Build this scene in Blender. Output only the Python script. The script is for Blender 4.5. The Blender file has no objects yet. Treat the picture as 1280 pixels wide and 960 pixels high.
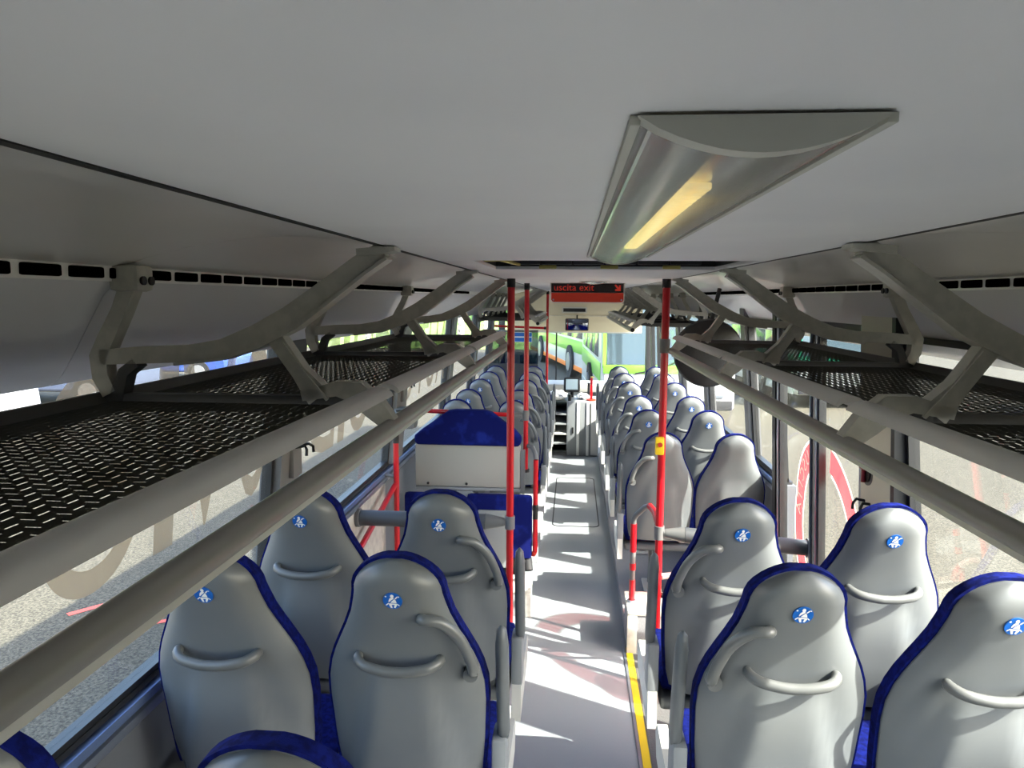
import bpy, bmesh, math, random
from mathutils import Vector, Matrix
random.seed(7)
S = bpy.context.scene
C = S.collection
PI = math.pi

def lin(r, g, b):
    f = lambda c: (c/255/12.92) if c/255 <= 0.04045 else ((c/255+0.055)/1.055)**2.4
    return (f(r), f(g), f(b), 1)

# ------------------------------------------------------------------ camera
H = 2.05                                    # lens height over the low aisle floor
F = 920.0                                   # focal length in pixels of the 1280 px frame
vp = (717.0, 373.0); roll = math.radians(0.9)
d = Vector(((vp[0]-640)/F, (vp[1]-480)/F, 1)).normalized()
g = Vector((-math.sin(roll), math.cos(roll), 0)); g = (g - d*g.dot(d)).normalized()
rt = g.cross(d)
Mw2c = Matrix((( rt.x, d.x, -g.x), (rt.y, d.y, -g.y), (rt.z, d.z, -g.z)))
R = Mw2c.transposed() @ Matrix(((1,0,0),(0,-1,0),(0,0,-1)))
cd = bpy.data.cameras.new('camera'); cam = bpy.data.objects.new('camera', cd); C.objects.link(cam)
cam.matrix_world = Matrix.Translation((0,0,H)) @ R.to_4x4()
cd.sensor_fit = 'HORIZONTAL'; cd.sensor_width = 36; cd.lens = 36*F/1280; cd.clip_start = 0.02; cd.clip_end = 600
S.camera = cam

# ------------------------------------------------------------------ sky, sun, exposure
SUN = Vector((-1.0, 0.50, -0.96)).normalized()
w = bpy.data.worlds.new('world'); S.world = w; w.use_nodes = True
nt = w.node_tree; bg = nt.nodes['Background']
sky = nt.nodes.new('ShaderNodeTexSky'); sky.sky_type = 'NISHITA'; sky.sun_disc = False
sky.sun_elevation = math.asin(-SUN.z); sky.sun_rotation = math.atan2(-SUN.x, -SUN.y)
sky.air_density = 1.0; sky.dust_density = 2.5; sky.ozone_density = 0.8
nt.links.new(sky.outputs[0], bg.inputs[0]); bg.inputs[1].default_value = 0.8
sl = bpy.data.lights.new('sun', 'SUN'); sl.energy = 12.5; sl.angle = math.radians(0.6); sl.color = (1, 0.95, 0.86)
so = bpy.data.objects.new('sun', sl); C.objects.link(so); so.rotation_euler = SUN.to_track_quat('-Z', 'Y').to_euler(); so.location = (12, -5, 12)
S.view_settings.view_transform = 'Standard'; S.view_settings.look = 'None'
S.view_settings.gamma = 1; S.view_settings.use_curve_mapping = False
S.view_settings.exposure = 0.85

# ------------------------------------------------------------------ materials
MATS = {}
def mat(name, col, rough=0.5, metal=0.0, noise=None, bump=0.0, bscale=200, spec=0.5, emit=None, estr=0, coat=0):
    """noise = (scale, second colour, low, high)"""
    if name in MATS: return MATS[name]
    m = bpy.data.materials.new(name); m.use_nodes = True; n = m.node_tree; b = n.nodes['Principled BSDF']
    b.inputs['Base Color'].default_value = col; b.inputs['Roughness'].default_value = rough
    b.inputs['Metallic'].default_value = metal; b.inputs['Specular IOR Level'].default_value = spec
    if coat: b.inputs['Coat Weight'].default_value = coat
    tc = n.nodes.new('ShaderNodeTexCoord')
    if noise:
        t = n.nodes.new('ShaderNodeTexNoise'); t.inputs['Scale'].default_value = noise[0]; t.inputs['Detail'].default_value = 5
        n.links.new(tc.outputs['Object'], t.inputs['Vector'])
        r = n.nodes.new('ShaderNodeValToRGB'); r.color_ramp.elements[0].color = col; r.color_ramp.elements[1].color = noise[1]
        r.color_ramp.elements[0].position = noise[2]; r.color_ramp.elements[1].position = noise[3]
        n.links.new(t.outputs[0], r.inputs[0]); n.links.new(r.outputs[0], b.inputs['Base Color'])
    if bump:
        t2 = n.nodes.new('ShaderNodeTexNoise'); t2.inputs['Scale'].default_value = bscale; t2.inputs['Detail'].default_value = 3
        n.links.new(tc.outputs['Object'], t2.inputs['Vector'])
        bp = n.nodes.new('ShaderNodeBump'); bp.inputs['Strength'].default_value = bump; bp.inputs['Distance'].default_value = 0.004
        n.links.new(t2.outputs[0], bp.inputs['Height']); n.links.new(bp.outputs[0], b.inputs['Normal'])
    if emit:
        b.inputs['Emission Color'].default_value = emit; b.inputs['Emission Strength'].default_value = estr
    MATS[name] = m; return m

def glassmat(name, tint, refl=0.06, film=None, amount=0.0, rough=0.0, spots=None):
    """thin pane: see-through, mirror-like sheen, optional film or dirt"""
    m = bpy.data.materials.new(name); m.use_nodes = True; n = m.node_tree
    for x in list(n.nodes): n.nodes.remove(x)
    out = n.nodes.new('ShaderNodeOutputMaterial'); tr = n.nodes.new('ShaderNodeBsdfTransparent'); tr.inputs[0].default_value = tint
    gl = n.nodes.new('ShaderNodeBsdfGlossy'); gl.inputs['Roughness'].default_value = rough
    lw = n.nodes.new('ShaderNodeLayerWeight'); lw.inputs[0].default_value = 0.12
    mu = n.nodes.new('ShaderNodeMath'); mu.operation = 'MULTIPLY_ADD'; mu.inputs[1].default_value = 0.12; mu.inputs[2].default_value = refl*0.5
    n.links.new(lw.outputs['Fresnel'], mu.inputs[0])
    mx = n.nodes.new('ShaderNodeMixShader'); n.links.new(mu.outputs[0], mx.inputs[0]); n.links.new(tr.outputs[0], mx.inputs[1]); n.links.new(gl.outputs[0], mx.inputs[2])
    last = mx
    if film:
        df = n.nodes.new('ShaderNodeBsdfDiffuse'); df.inputs[0].default_value = film
        tl = n.nodes.new('ShaderNodeBsdfTranslucent'); tl.inputs[0].default_value = film
        ad = n.nodes.new('ShaderNodeMixShader'); n.links.new(df.outputs[0], ad.inputs[1]); n.links.new(tl.outputs[0], ad.inputs[2])
        m2 = n.nodes.new('ShaderNodeMixShader'); m2.inputs[0].default_value = amount
        if spots:
            tc = n.nodes.new('ShaderNodeTexCoord'); t = n.nodes.new('ShaderNodeTexNoise'); t.inputs['Scale'].default_value = spots; t.inputs['Detail'].default_value = 6
            n.links.new(tc.outputs['Object'], t.inputs['Vector'])
            mr = n.nodes.new('ShaderNodeMapRange'); mr.inputs[1].default_value = 0.4; mr.inputs[2].default_value = 0.8; mr.inputs[3].default_value = amount*0.4; mr.inputs[4].default_value = amount*2
            n.links.new(t.outputs[0], mr.inputs[0]); n.links.new(mr.outputs[0], m2.inputs[0])
        n.links.new(mx.outputs[0], m2.inputs[1]); n.links.new(ad.outputs[0], m2.inputs[2]); last = m2
    n.links.new(last.outputs[0], out.inputs[0]); MATS[name] = m; return m

mat('ceiling', lin(236,236,235), 0.55, noise=(3, lin(231,231,231), .4, .6))
mat('cove', lin(244,243,238), 0.3, spec=0.8, noise=(2.5, lin(238,237,232), .35, .65))
mat('cove_low', lin(240,240,241), 0.26, spec=0.8)
mat('rack_grey', lin(182,181,170), 0.42, noise=(40, lin(172,171,161), .4, .6))
mat('rack_rail', lin(205,203,198), 0.38, metal=0.15)
mat('rack_tube', lin(140,137,132), 0.36, metal=0.2)
mat('rack_dark', lin(62,62,60), 0.55)
mat('rack_mesh', lin(58,58,51), 0.9, spec=0.15)
mat('black', lin(11,11,12), 0.5)
mat('rubber', lin(38,38,40), 0.7)
mat('void', lin(4,4,4), 1.0, spec=0.0)
mat('seat_grey', lin(104,107,107), 0.4, noise=(4, lin(97,101,103), .4, .65), bump=0.05, bscale=700)
mat('seat_dark', lin(92,96,98), 0.42)
mat('seat_light', lin(190,190,184), 0.4)
mat('fabric', lin(16,28,108), 0.95, noise=(60, lin(10,18,78), .4, .6), bump=0.5, bscale=900, spec=0.1)
mat('fabric_print', lin(12,20,82), 0.95, noise=(9, lin(24,38,118), .5, .66), bump=0.4, bscale=900, spec=0.1)
mat('handle', lin(96,98,97), 0.34)
mat('pad', lin(66,69,72), 0.5)
mat('panel_grey', lin(148,147,140), 0.5)
mat('sticker', lin(18,92,176), 0.4)
mat('white', lin(232,232,228), 0.5)
mat('red', lin(176,10,24), 0.3, coat=0.3)
mat('redpad', lin(190,40,24), 0.6)
mat('yellow', lin(236,200,30), 0.45)
mat('floor', lin(138,146,150), 0.4, noise=(420, lin(172,173,175), .5, .62))
mat('floor_side', lin(150,150,154), 0.6, noise=(420, lin(128,128,130), .45, .6))
mat('podium', lin(222,218,206), 0.55, noise=(30, lin(205,202,190), .4, .7))
mat('antislip', lin(92,92,90), 0.6, bump=0.8, bscale=120)
mat('wall', lin(96,98,102), 0.5)
mat('wall_panel', lin(176,170,160), 0.6, noise=(18, lin(156,150,142), .4, .65))
mat('pillar', lin(104,104,104), 0.45)
mat('pillar_light', lin(206,204,186), 0.5)
mat('frame_black', lin(30,31,33), 0.45)
mat('alu', lin(168,176,190), 0.3, metal=0.8)
mat('alu_blue', lin(120,140,180), 0.3, metal=0.6)
mat('header', lin(214,204,176), 0.6)
mat('cabinet', lin(128,132,134), 0.45)
mat('cabinet_dark', lin(28,40,34), 0.5)
mat('cabinet_light', lin(206,204,196), 0.5)
mat('teal', lin(70,104,110), 0.7)
mat('screen', lin(170,190,196), 0.2)
mat('paper', lin(238,236,228), 0.8)
mat('foam', lin(196,184,110), 0.8)
mat('hatch', lin(40,42,44), 0.6)
mat('mirror', lin(150,160,185), 0.06, metal=1.0)
mat('sign_red', lin(188,50,22), 0.5)
mat('sign_text', lin(190,52,36), 0.5, emit=lin(200,50,30), estr=0.12)
mat('lamp_metal', lin(205,205,200), 0.22, metal=0.9)
mat('lamp_end', lin(190,190,178), 0.5)
mat('led', lin(255,236,170), 0.4, emit=lin(255,226,140), estr=1.3)
glassmat('lamp_lens', (0.88,0.88,0.86,1), 0.5, film=lin(240,240,235), amount=0.24, rough=0.16)
glassmat('glass', (0.95,0.97,0.96,1), 0.02, film=lin(215,210,195), amount=0.008, spots=6)
glassmat('glass_dark', (0.35,0.38,0.4,1), 0.15)
glassmat('letter', (0.62,0.56,0.49,1), 0.02, film=lin(172,152,126), amount=0.55)
glassmat('sticker_red', (0.9,0.35,0.35,1), 0.02, film=lin(236,70,80), amount=0.62)
glassmat('sticker_white', (0.9,0.9,0.85,1), 0.02, film=lin(250,245,225), amount=0.7)
mat('ground', lin(56,53,45), 0.9, noise=(55, lin(98,93,80), .34, .66), bump=0.7, bscale=60, spec=0.2)
mat('paint_red', lin(214,96,80), 0.9)
mat('bus_white', lin(186,188,184), 0.35, coat=0.3)
mat('bus_green', lin(104,176,52), 0.35, coat=0.3)
mat('bus_teal', lin(30,150,110), 0.35)
mat('bus_orange', lin(226,120,30), 0.4)
mat('bus_glass', lin(66,80,86), 0.06, metal=0.3)
mat('tyre', lin(34,34,34), 0.85)
mat('hub', lin(150,150,150), 0.4, metal=0.5)
mat('bark', lin(196,186,172), 0.9, noise=(9, lin(110,98,88), .5, .62))
mat('twig', lin(150,128,116), 0.9)
mat('grass', lin(112,150,64), 0.95, noise=(3, lin(146,176,84), .4, .6))
mat('leaf', lin(62,92,56), 0.9, noise=(1.5, lin(86,112,66), .4, .6))
mat('plaster', lin(150,134,108), 0.85)
mat('roof', lin(150,96,76), 0.85)
mat('car_silver', lin(110,118,130), 0.3, coat=0.4)
mat('car_blue', lin(54,76,140), 0.25, coat=0.6)
mat('car_white', lin(170,172,176), 0.25, coat=0.6)
mat('car_red', lin(140,24,32), 0.35)
mat('car_dark', lin(70,78,96), 0.25, coat=0.6)

# ------------------------------------------------------------------ mesh helpers
class MB:
    def __init__(s): s.v = []; s.f = []
    def add(s, vs, fs):
        o = len(s.v); s.v += [tuple(p) for p in vs]; s.f += [tuple(i+o for i in q) for q in fs]; return s
    def box(s, x0, x1, y0, y1, z0, z1, ch=0.0):
        if ch <= 0:
            return s.add([(x,y,z) for z in (z0,z1) for y in (y0,y1) for x in (x0,x1)],
                         [(0,2,3,1),(4,5,7,6),(0,1,5,4),(2,6,7,3),(0,4,6,2),(1,3,7,5)])
        b = bmesh.new(); bmesh.ops.create_cube(b, size=1)
        for v in b.verts: v.co = Vector(((x0+x1)/2+v.co.x*(x1-x0), (y0+y1)/2+v.co.y*(y1-y0), (z0+z1)/2+v.co.z*(z1-z0)))
        bmesh.ops.bevel(b, geom=list(b.edges), offset=ch, segments=2, affect='EDGES', profile=0.6)
        b.verts.index_update(); s.add([v.co for v in b.verts], [[v.index for v in f.verts] for f in b.faces]); b.free(); return s
    def prism(s, poly, axis, a, b):
        """poly: 2-D points; axis 'x': (y,z), 'y': (x,z), 'z': (x,y)"""
        def P(p, t): return (t,p[0],p[1]) if axis == 'x' else ((p[0],t,p[1]) if axis == 'y' else (p[0],p[1],t))
        n = len(poly); ar = sum(poly[i][0]*poly[(i+1)%n][1]-poly[(i+1)%n][0]*poly[i][1] for i in range(n))
        if (ar < 0) != (axis == 'y'): poly = poly[::-1]
        vs = [P(p,a) for p in poly] + [P(p,b) for p in poly]
        return s.add(vs, [tuple(range(n))[::-1], tuple(range(n,2*n))] + [(i,(i+1)%n,n+(i+1)%n,n+i) for i in range(n)])
    def tube(s, pts, r, n=10, cap=True, flat=1.0):
        pts = [Vector(p) for p in pts]; m = len(pts); rs = r if isinstance(r, (list,tuple)) else [r]*m
        t0 = (pts[1]-pts[0]).normalized(); up = Vector((0,0,1)) if abs(t0.z) < 0.9 else Vector((0,1,0)); vs = []
        nrm = (up - t0*up.dot(t0)).normalized()
        for i, p in enumerate(pts):
            t = (pts[min(i+1,m-1)]-pts[max(i-1,0)]).normalized()
            nrm = (nrm - t*nrm.dot(t)).normalized(); bn = t.cross(nrm)
            for k in range(n):
                a = 2*PI*k/n; vs.append(p + (nrm*math.cos(a)*flat + bn*math.sin(a))*rs[i])
        fs = [(i*n+k, i*n+(k+1)%n, (i+1)*n+(k+1)%n, (i+1)*n+k) for i in range(m-1) for k in range(n)]
        if cap: fs += [tuple(range(n))[::-1], tuple(range((m-1)*n, m*n))]
        return s.add(vs, fs)
    def cyl(s, a, b, r, n=14): return s.tube([a, b], r, n)
    def ribbon(s, pts, hs, y0, y1):
        """bar in an XZ plane: centre line pts (x,z), heights hs, between y0 and y1"""
        up, dn = [], []; m = len(pts)
        for i in range(m):
            a = Vector(pts[max(i-1,0)]); b = Vector(pts[min(i+1,m-1)]); t = (b-a).normalized(); q = Vector((-t.y, t.x))*hs[i]/2
            up.append(Vector(pts[i])+q); dn.append(Vector(pts[i])-q)
        vs = []
        for i in range(m): vs += [(up[i].x,y0,up[i].y),(dn[i].x,y0,dn[i].y),(dn[i].x,y1,dn[i].y),(up[i].x,y1,up[i].y)]
        fs = [(4*i+k, 4*i+(k+1)%4, 4*i+4+(k+1)%4, 4*i+4+k) for i in range(m-1) for k in range(4)]
        fs += [(3,2,1,0), tuple(4*(m-1)+k for k in range(4))]
        return s.add(vs, fs)
    def disc(s, c, r, axis, h, n=28, r2=None):
        """short cylinder centred c along axis from -h/2 to h/2"""
        c = Vector(c); A = {'x':Vector((1,0,0)),'y':Vector((0,1,0)),'z':Vector((0,0,1))}[axis]
        return s.tube([c-A*h/2, c+A*h/2], [r, r2 if r2 is not None else r], n)
    def mesh(s, name, m, ang=40):
        me = bpy.data.meshes.new(name); me.from_pydata(s.v, [], s.f); me.validate()
        b = bmesh.new(); b.from_mesh(me); bmesh.ops.recalc_face_normals(b, faces=b.faces); b.to_mesh(me); b.free()
        me.materials.append(MATS[m])
        if ang:
            for p in me.polygons: p.use_smooth = True
            me.set_sharp_from_angle(angle=math.radians(ang))
        return me
    def build(s, name, m, parent=None, ang=40):
        return obj(name, s.mesh(name, m, ang), parent)

def obj(name, me, parent=None, local=False):
    o = bpy.data.objects.new(name, me); C.objects.link(o)
    if parent:
        o.parent = parent
        if not local: o.matrix_parent_inverse = ROOTINV[parent.name] if parent.name in ROOTINV else Matrix.Identity(4)
        if parent.name in ROOTINV: ROOTINV[o.name] = Matrix.Identity(4)
    return o
ROOTINV = {}
def root(name, loc, label=None, cat=None, group=None, rz=0):
    o = bpy.data.objects.new(name, None); C.objects.link(o); o.location = loc; o.rotation_euler.z = rz
    o.empty_display_size = 0.05
    ROOTINV[o.name] = Matrix.Translation(-Vector(loc)) if rz == 0 else (Matrix.Translation(loc) @ Matrix.Rotation(rz,4,'Z')).inverted()
    if label: tag(o, label, cat, group)
    return o
def tag(o, label, cat, group=None):
    o['label'] = label; o['category'] = cat
    if group: o['group'] = group
    return o
def struct(o, label=None):
    o['kind'] = 'structure'
    if label: o['label'] = label
    return o
def plabel(o, label): o['label'] = label; return o
def text_mesh(s, size, m, depth=0.0, name='lettering'):
    cu = bpy.data.curves.new('txt', 'FONT'); cu.body = s; cu.size = size; cu.extrude = depth; cu.resolution_u = 4
    o = bpy.data.objects.new('txt', cu); C.objects.link(o)
    dg = bpy.context.evaluated_depsgraph_get(); me = bpy.data.meshes.new_from_object(o.evaluated_get(dg))
    bpy.data.objects.remove(o); bpy.data.curves.remove(cu); me.name = name; me.materials.clear(); me.materials.append(MATS[m]); return me
def remap(me, fn):
    for v in me.vertices: v.co = Vector(fn(v.co))
    me.update(); return me

# ------------------------------------------------------------------ main dimensions
XC = 0.065                     # middle of the bus
XL, XR = -1.17, 1.235          # side walls at sill height
YB, YF = -1.7, 11.9            # rear wall, windscreen
ZC = 2.15                      # flat ceiling
SILL = 0.995; WTOP = 1.93
def wx(side, z):               # the wall leans in above the sill
    base = XL if side < 0 else XR
    return base - side*max(0, (z-SILL))*0.09

# ------------------------------------------------------------------ ground
m = MB(); m.add([(-80,-60,-.34),(80,-60,-.34),(80,120,-.34),(-80,120,-.34)], [(0,1,2,3)])
struct(m.build('ground', 'ground'), 'sunlit tan gravelly asphalt of the depot yard'); 

# ------------------------------------------------------------------ floor
fl = struct(root('floor', (0,4,0)))
MB().box(-1.2,1.26,YB,YF,-0.06,0).build('aisle_floor', 'floor', fl)
MB().box(-1.165,-0.245,YB,3.02,0,0.27,0.006).build('platform', 'floor_side', fl)
MB().box(0.375,1.23,YB,2.72,0,0.27,0.006).build('platform', 'floor_side', fl)
MB().box(-1.165,-0.25,5.52,9.45,0,0.08,0.005).build('platform', 'floor_side', fl)
MB().box(0.345,1.23,4.42,9.35,0,0.08,0.005).build('platform', 'floor_side', fl)
o = MB().box(0.338,0.374,2.0,4.18,0.0005,0.004).build('edge_stripe', 'yellow', fl)
plabel(o, 'yellow edge stripe along the aisle')
MB().box(0.322,0.335,0.9,4.3,0.0005,0.006).build('edge_strip', 'alu', fl)
MB().box(0.378,1.22,2.73,4.10,0.0005,0.004).build('door_well_mat', 'antislip', fl)
MB().box(-0.262,-0.246,YB,3.03,0.18,0.276).build('edge_strip', 'podium', fl)
# service hatch outline in the aisle
hh = MB(); pts = []
for (cx,cy,a0) in ((0.20,8.25,0),(-0.10,8.25,90),(-0.10,6.55,180),(0.20,6.55,270)):
    for k in range(5):
        a = math.radians(a0+k*22.5); pts.append((cx+0.06*math.cos(a), cy+0.06*math.sin(a), 0.002))
pts.append(pts[0]); hh.tube(pts, 0.006, 6, flat=0.5); hh.build('floor_hatch_rim', 'frame_black', fl)

def corner_block(x0,x1,y0,y1,h,label):
    r = root('corner_block', ((x0+x1)/2,(y0+y1)/2,0), label, 'floor block')
    MB().box(x0,x1,y0,y1,0.001,h-0.03,0.004).build('body', 'floor_side', r)
    MB().box(x0-0.006,x1+0.006,y0-0.008,y1,h-0.03,h,0.008).build('cap', 'podium', r)
    MB().box(x0-0.005,x0+0.05,y0-0.006,y0+0.02,0.001,h-0.031,0.003).build('edge_strip', 'podium', r)
    MB().box(x1-0.05,x1+0.005,y0-0.006,y0+0.02,0.001,h-0.031,0.003).build('edge_strip', 'podium', r)
    return r
corner_block(0.345,1.20,4.12,4.41,0.26,'pale step block by the aisle below the red and grey loop rail')
corner_block(-0.43,-0.25,4.55,4.79,0.19,'small pale step block on the left edge of the aisle')

# ------------------------------------------------------------------ walls, windows, door
def wall(side, segs, holes):
    """lower side wall with coloured panels"""
    wl = struct(root('wall_left' if side < 0 else 'wall_right', (XL if side < 0 else XR, 4, 0)))
    x = XL if side < 0 else XR
    for (a,b) in segs:
        q = MB().box(min(x,x+side*0.06),max(x,x+side*0.06),a,b,-0.06,SILL-0.012); q.build('side_panel', 'wall', wl)
    return wl
def leanbar(side, y0, y1, z0, z1, t0, t1, mb=None):
    """upright bar following the leaning wall; t0/t1 inner and outer offset from the pane plane"""
    mb = mb or MB(); vs = []
    for z in (z0, z1):
        xx = wx(side, z)
        for y in (y0, y1):
            for t in (t0, t1): vs.append((xx+side*t, y, z))
    return mb.add(vs, [(0,1,3,2),(4,6,7,5),(0,4,5,1),(2,3,7,6),(0,2,6,4),(1,5,7,3)])
wl = wall(-1, [(YB, YF-0.3)], None); wr = wall(1, [(YB, 2.985), (4.26, 10.2)], None)
# wood-look wall panel in the wheelchair bay
for (a,b) in ((2.95,3.62),(3.64,4.42)):
    plabel(MB().box(XL+0.001,XL+0.014,a,b,0.08,0.93,0.003).build('wood_panel', 'wall_panel', wl), 'streaky beige wall panel')
# skirts under the sill: two bright aluminium rails
for side, wp, spans in ((-1, wl, [(YB,9.6)]), (1, wr, [(YB,2.97),(4.3,9.6)])):
    for (a,b) in spans:
        x = XL if side < 0 else XR
        for (dz, t, mt) in ((-0.03,0.028,'alu_blue'),(-0.075,0.022,'alu')):
            q = MB(); q.box(min(x,x-side*t),max(x,x-side*t),a,b,SILL+dz-0.016,SILL+dz+0.012,0.004); q.build('sill_rail', mt, wp)
        q = MB(); q.box(min(x-side*0.012,x+side*0.05),max(x-side*0.012,x+side*0.05),a,b,SILL-0.014,SILL+0.004,0.002); q.build('sill', 'frame_black', wp)
# pillars
LP = [(YB,YB+0.2),(0.42,0.62),(2.66,2.86),(4.52,4.80),(6.55,6.72),(8.3,8.46),(9.9,10.05)]
RP = [(YB,YB+0.2),(0.5,0.68),(4.98,5.10),(6.55,6.72),(8.2,8.36),(9.9,10.05)]
for (a,b) in LP: leanbar(-1,a,b,SILL,WTOP+0.06,-0.035,0.045).build('pillar', 'pillar', wl)
for (a,b) in RP: leanbar(1,a,b,SILL,WTOP+0.06,-0.03,0.045).build('pillar', 'pillar', wr)
leanbar(1,2.69,2.985,0.28,WTOP+0.06,-0.025,0.05).build('pillar', 'pillar_light', wr)
leanbar(1,2.665,2.695,0.28,WTOP+0.06,-0.03,0.05).build('pillar_seal', 'frame_black', wr)

def window(n, side, y0, y1, z0=SILL, z1=WTOP, pane='glass'):
    wn = struct(root('window_%d' % n, (wx(side,z0), (y0+y1)/2, z0)))
    f = MB(); t = 0.022
    leanbar(side,y0,y0+t,z0,z1,-0.008,0.03,f); leanbar(side,y1-t,y1,z0,z1,-0.008,0.03,f)
    leanbar(side,y0,y1,z0,z0+t,-0.008,0.03,f); leanbar(side,y0,y1,z1-t,z1,-0.008,0.03,f)
    f.build('window_frame', 'frame_black', wn)
    leanbar(side,y0+t,y1-t,z0+t,z1-t,0.008,0.013).build('pane', pane, wn)
    return wn
WIN = {}
k = 1
for (a,b) in zip([p[1] for p in LP[:-1]], [p[0] for p in LP[1:]]):
    WIN[(-1,k)] = window(k, -1, a, b); k += 1
for (a,b) in ((YB+0.2,0.5),(0.68,2.665),(4.30,4.98),(5.10,6.55),(6.72,8.2),(8.36,9.9)):
    WIN[(1,k)] = window(k, 1, a, b); k += 1
nwin = k

# mirrored lettering on the outside of the left windows
def put_letter(ch, yfront, width, wn, height=0.56, z0=1.33):
    me = text_mesh(ch, 1.0, 'letter', name='letter')
    xs = [v.co.x for v in me.vertices]; ys = [v.co.y for v in me.vertices]
    a, b, c_, d_ = min(xs), max(xs), min(ys), max(ys)
    def fn(p):
        z = z0 + (p.y-c_)/(d_-c_)*height
        return (wx(-1,z)-0.016, yfront-(p.x-a)/(b-a)*width, z)
    remap(me, fn); obj('letter', me, wn)
for ch, yf, wd, kk in (('A',6.50,.40,4),('U',6.03,.36,4),('T',5.62,.34,4),('O',5.24,.40,4),
                       ('G',4.48,.40,3),('U',4.03,.36,3),('I',3.60,.10,3),('D',3.44,.38,3),
                       ('O',2.64,.24,2),('V',2.36,.36,2),('I',1.99,.10,2),('\u0404',1.84,.40,2)):
    put_letter(ch, yf, wd, WIN[(-1,kk)])

# hook plates on pillars
def hook_plate(side, y, z, label):
    x = wx(side, z) - side*0.035
    r = root('coat_hook', (x,y,z), label, 'coat hook')
    MB().box(x-0.012,x+0.012,y-0.045,y+0.045,z-0.12,z+0.03,0.006).build('plate', 'pillar', r)
    for dy in (-0.022,0.022):
        MB().tube([(x-side*0.01,y+dy,z),(x-side*0.05,y+dy,z+0.008),(x-side*0.062,y+dy*1.6,z-0.004),(x-side*0.062,y+dy*1.8,z-0.028)],0.006,7).build('hook','black',r)
    return r
hook_plate(-1, 2.79, 1.46, 'small black coat hook on the nearer left window pillar')
hook_plate(-1, 4.66, 1.50, 'small black coat hook on the farther left window pillar')

# plate with hammer on right pillar
x = wx(1,1.3)-0.028
r = root('hook_board', (x,2.90,1.2), 'grey pillar plate with black double hook beside the exit door', 'hook plate')
MB().prism([(2.79,0.95),(2.995,0.95),(2.995,1.44),(2.85,1.44),(2.85,1.31),(2.79,1.29)],'x',x-0.014,x+0.004).build('plate','pillar',r)
for dy in (-0.02,0.028): MB().tube([(x-0.014,2.91+dy,1.262),(x-0.05,2.91+dy*1.4,1.268),(x-0.06,2.91+dy*1.6,1.25),(x-0.06,2.91+dy*1.7,1.225)],0.006,7).build('hook','black',r)
r = root('emergency_hammer', (x-0.03,2.915,1.385), 'red emergency hammer in a round holder on the right pillar', 'hammer')
MB().disc((x-0.022,2.915,1.385),0.052,'x',0.014).build('holder','handle',r)
MB().disc((x-0.032,2.915,1.385),0.040,'x',0.008).build('backing','black',r)
hm = MB(); hm.tube([(x-0.042,2.915,1.345),(x-0.042,2.915,1.415)],0.009,8); hm.box(x-0.052,x-0.033,2.888,2.942,1.395,1.417,0.004); hm.build('hammer','car_red',r)

# exit door, two folding leaves
dr = struct(root('door_1', (XR, 3.66, 0)), 'glazed two-leaf exit door')
for (a,b) in ((2.99,3.585),(3.625,4.25)):
    f = MB(); t = 0.052
    leanbar(1,a,a+t,0.02,WTOP+0.04,-0.006,0.026,f); leanbar(1,b-t,b,0.02,WTOP+0.04,-0.006,0.026,f)
    leanbar(1,a,b,0.02,0.12,-0.006,0.026,f); leanbar(1,a,b,WTOP-0.04,WTOP+0.04,-0.006,0.026,f)
    f.build('leaf_frame','frame_black',dr)
    leanbar(1,a+t,b-t,0.12,WTOP-0.04,0.006,0.012).build('pane','glass',dr)
for y in (3.645,3.565,4.228,3.01): leanbar(1,y-0.008,y+0.008,0.03,WTOP+0.02,-0.016,-0.006).build('seal_strip','alu',dr)
leanbar(1,4.25,4.31,0.0,WTOP+0.05,-0.02,0.05).build('door_post','frame_black',dr)
# exit sticker on the outside of the door: ring, disc and curved lettering
def dpt(y, z, off=0.016): return (wx(1,z)+off, y, z)
yc, zc = 3.64, 0.90
def ring(r0, r1, mt, off, c=(yc,zc), name='ring', clip=True, a0=0, a1=360):
    mb = MB(); n = 96
    for i in range(n):
        A = math.radians(a0+(a1-a0)*i/n); B = math.radians(a0+(a1-a0)*(i+1)/n)
        q = [(c[0]+r0*math.sin(A), c[1]+r0*math.cos(A)), (c[0]+r1*math.sin(A), c[1]+r1*math.cos(A)), (c[0]+r1*math.sin(B), c[1]+r1*math.cos(B)), (c[0]+r0*math.sin(B), c[1]+r0*math.cos(B))]
        ym = sum(p[0] for p in q)/4
        if clip and not (3.046 < ym < 3.53 or 3.68 < ym < 4.195): continue
        mb.add([dpt(p[0],p[1],off) for p in q], [(0,1,2,3)])
    return mb.build(name, mt, dr, ang=0)
plabel(ring(0.345,0.465,'sticker_red',0.016,name='exit_ring'), 'red ring of the exit sticker')
ring(0.465,0.479,'sticker_white',0.0162,name='ring_outline'); ring(0.331,0.345,'sticker_white',0.0162,name='ring_outline')
ring(0.0,0.125,'sticker_red',0.0175,(3.25,0.92),'sticker_disc'); ring(0.125,0.137,'sticker_white',0.0175,(3.25,0.92),'disc_outline')
q = MB(); q.add([dpt(3.20,0.84,.019),dpt(3.29,0.84,.019),dpt(3.25,0.93,.019)],[(0,1,2)]); q.build('triangle','sticker_white',dr,ang=0)
for i, ch in enumerate('USCITA'):
    th = math.radians(36+i*10.2); me = text_mesh(ch, 0.10, 'sticker_white', name='letter')
    xs = [v.co.x for v in me.vertices]; mid = (min(xs)+max(xs))/2
    def fn(p):
        a = p.x-mid; b = p.y-0.03+0.405
        return dpt(yc + b*math.sin(th) + a*math.cos(th), zc + b*math.cos(th) - a*math.sin(th), 0.0135)
    remap(me, fn); obj('letter', me, dr)

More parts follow.
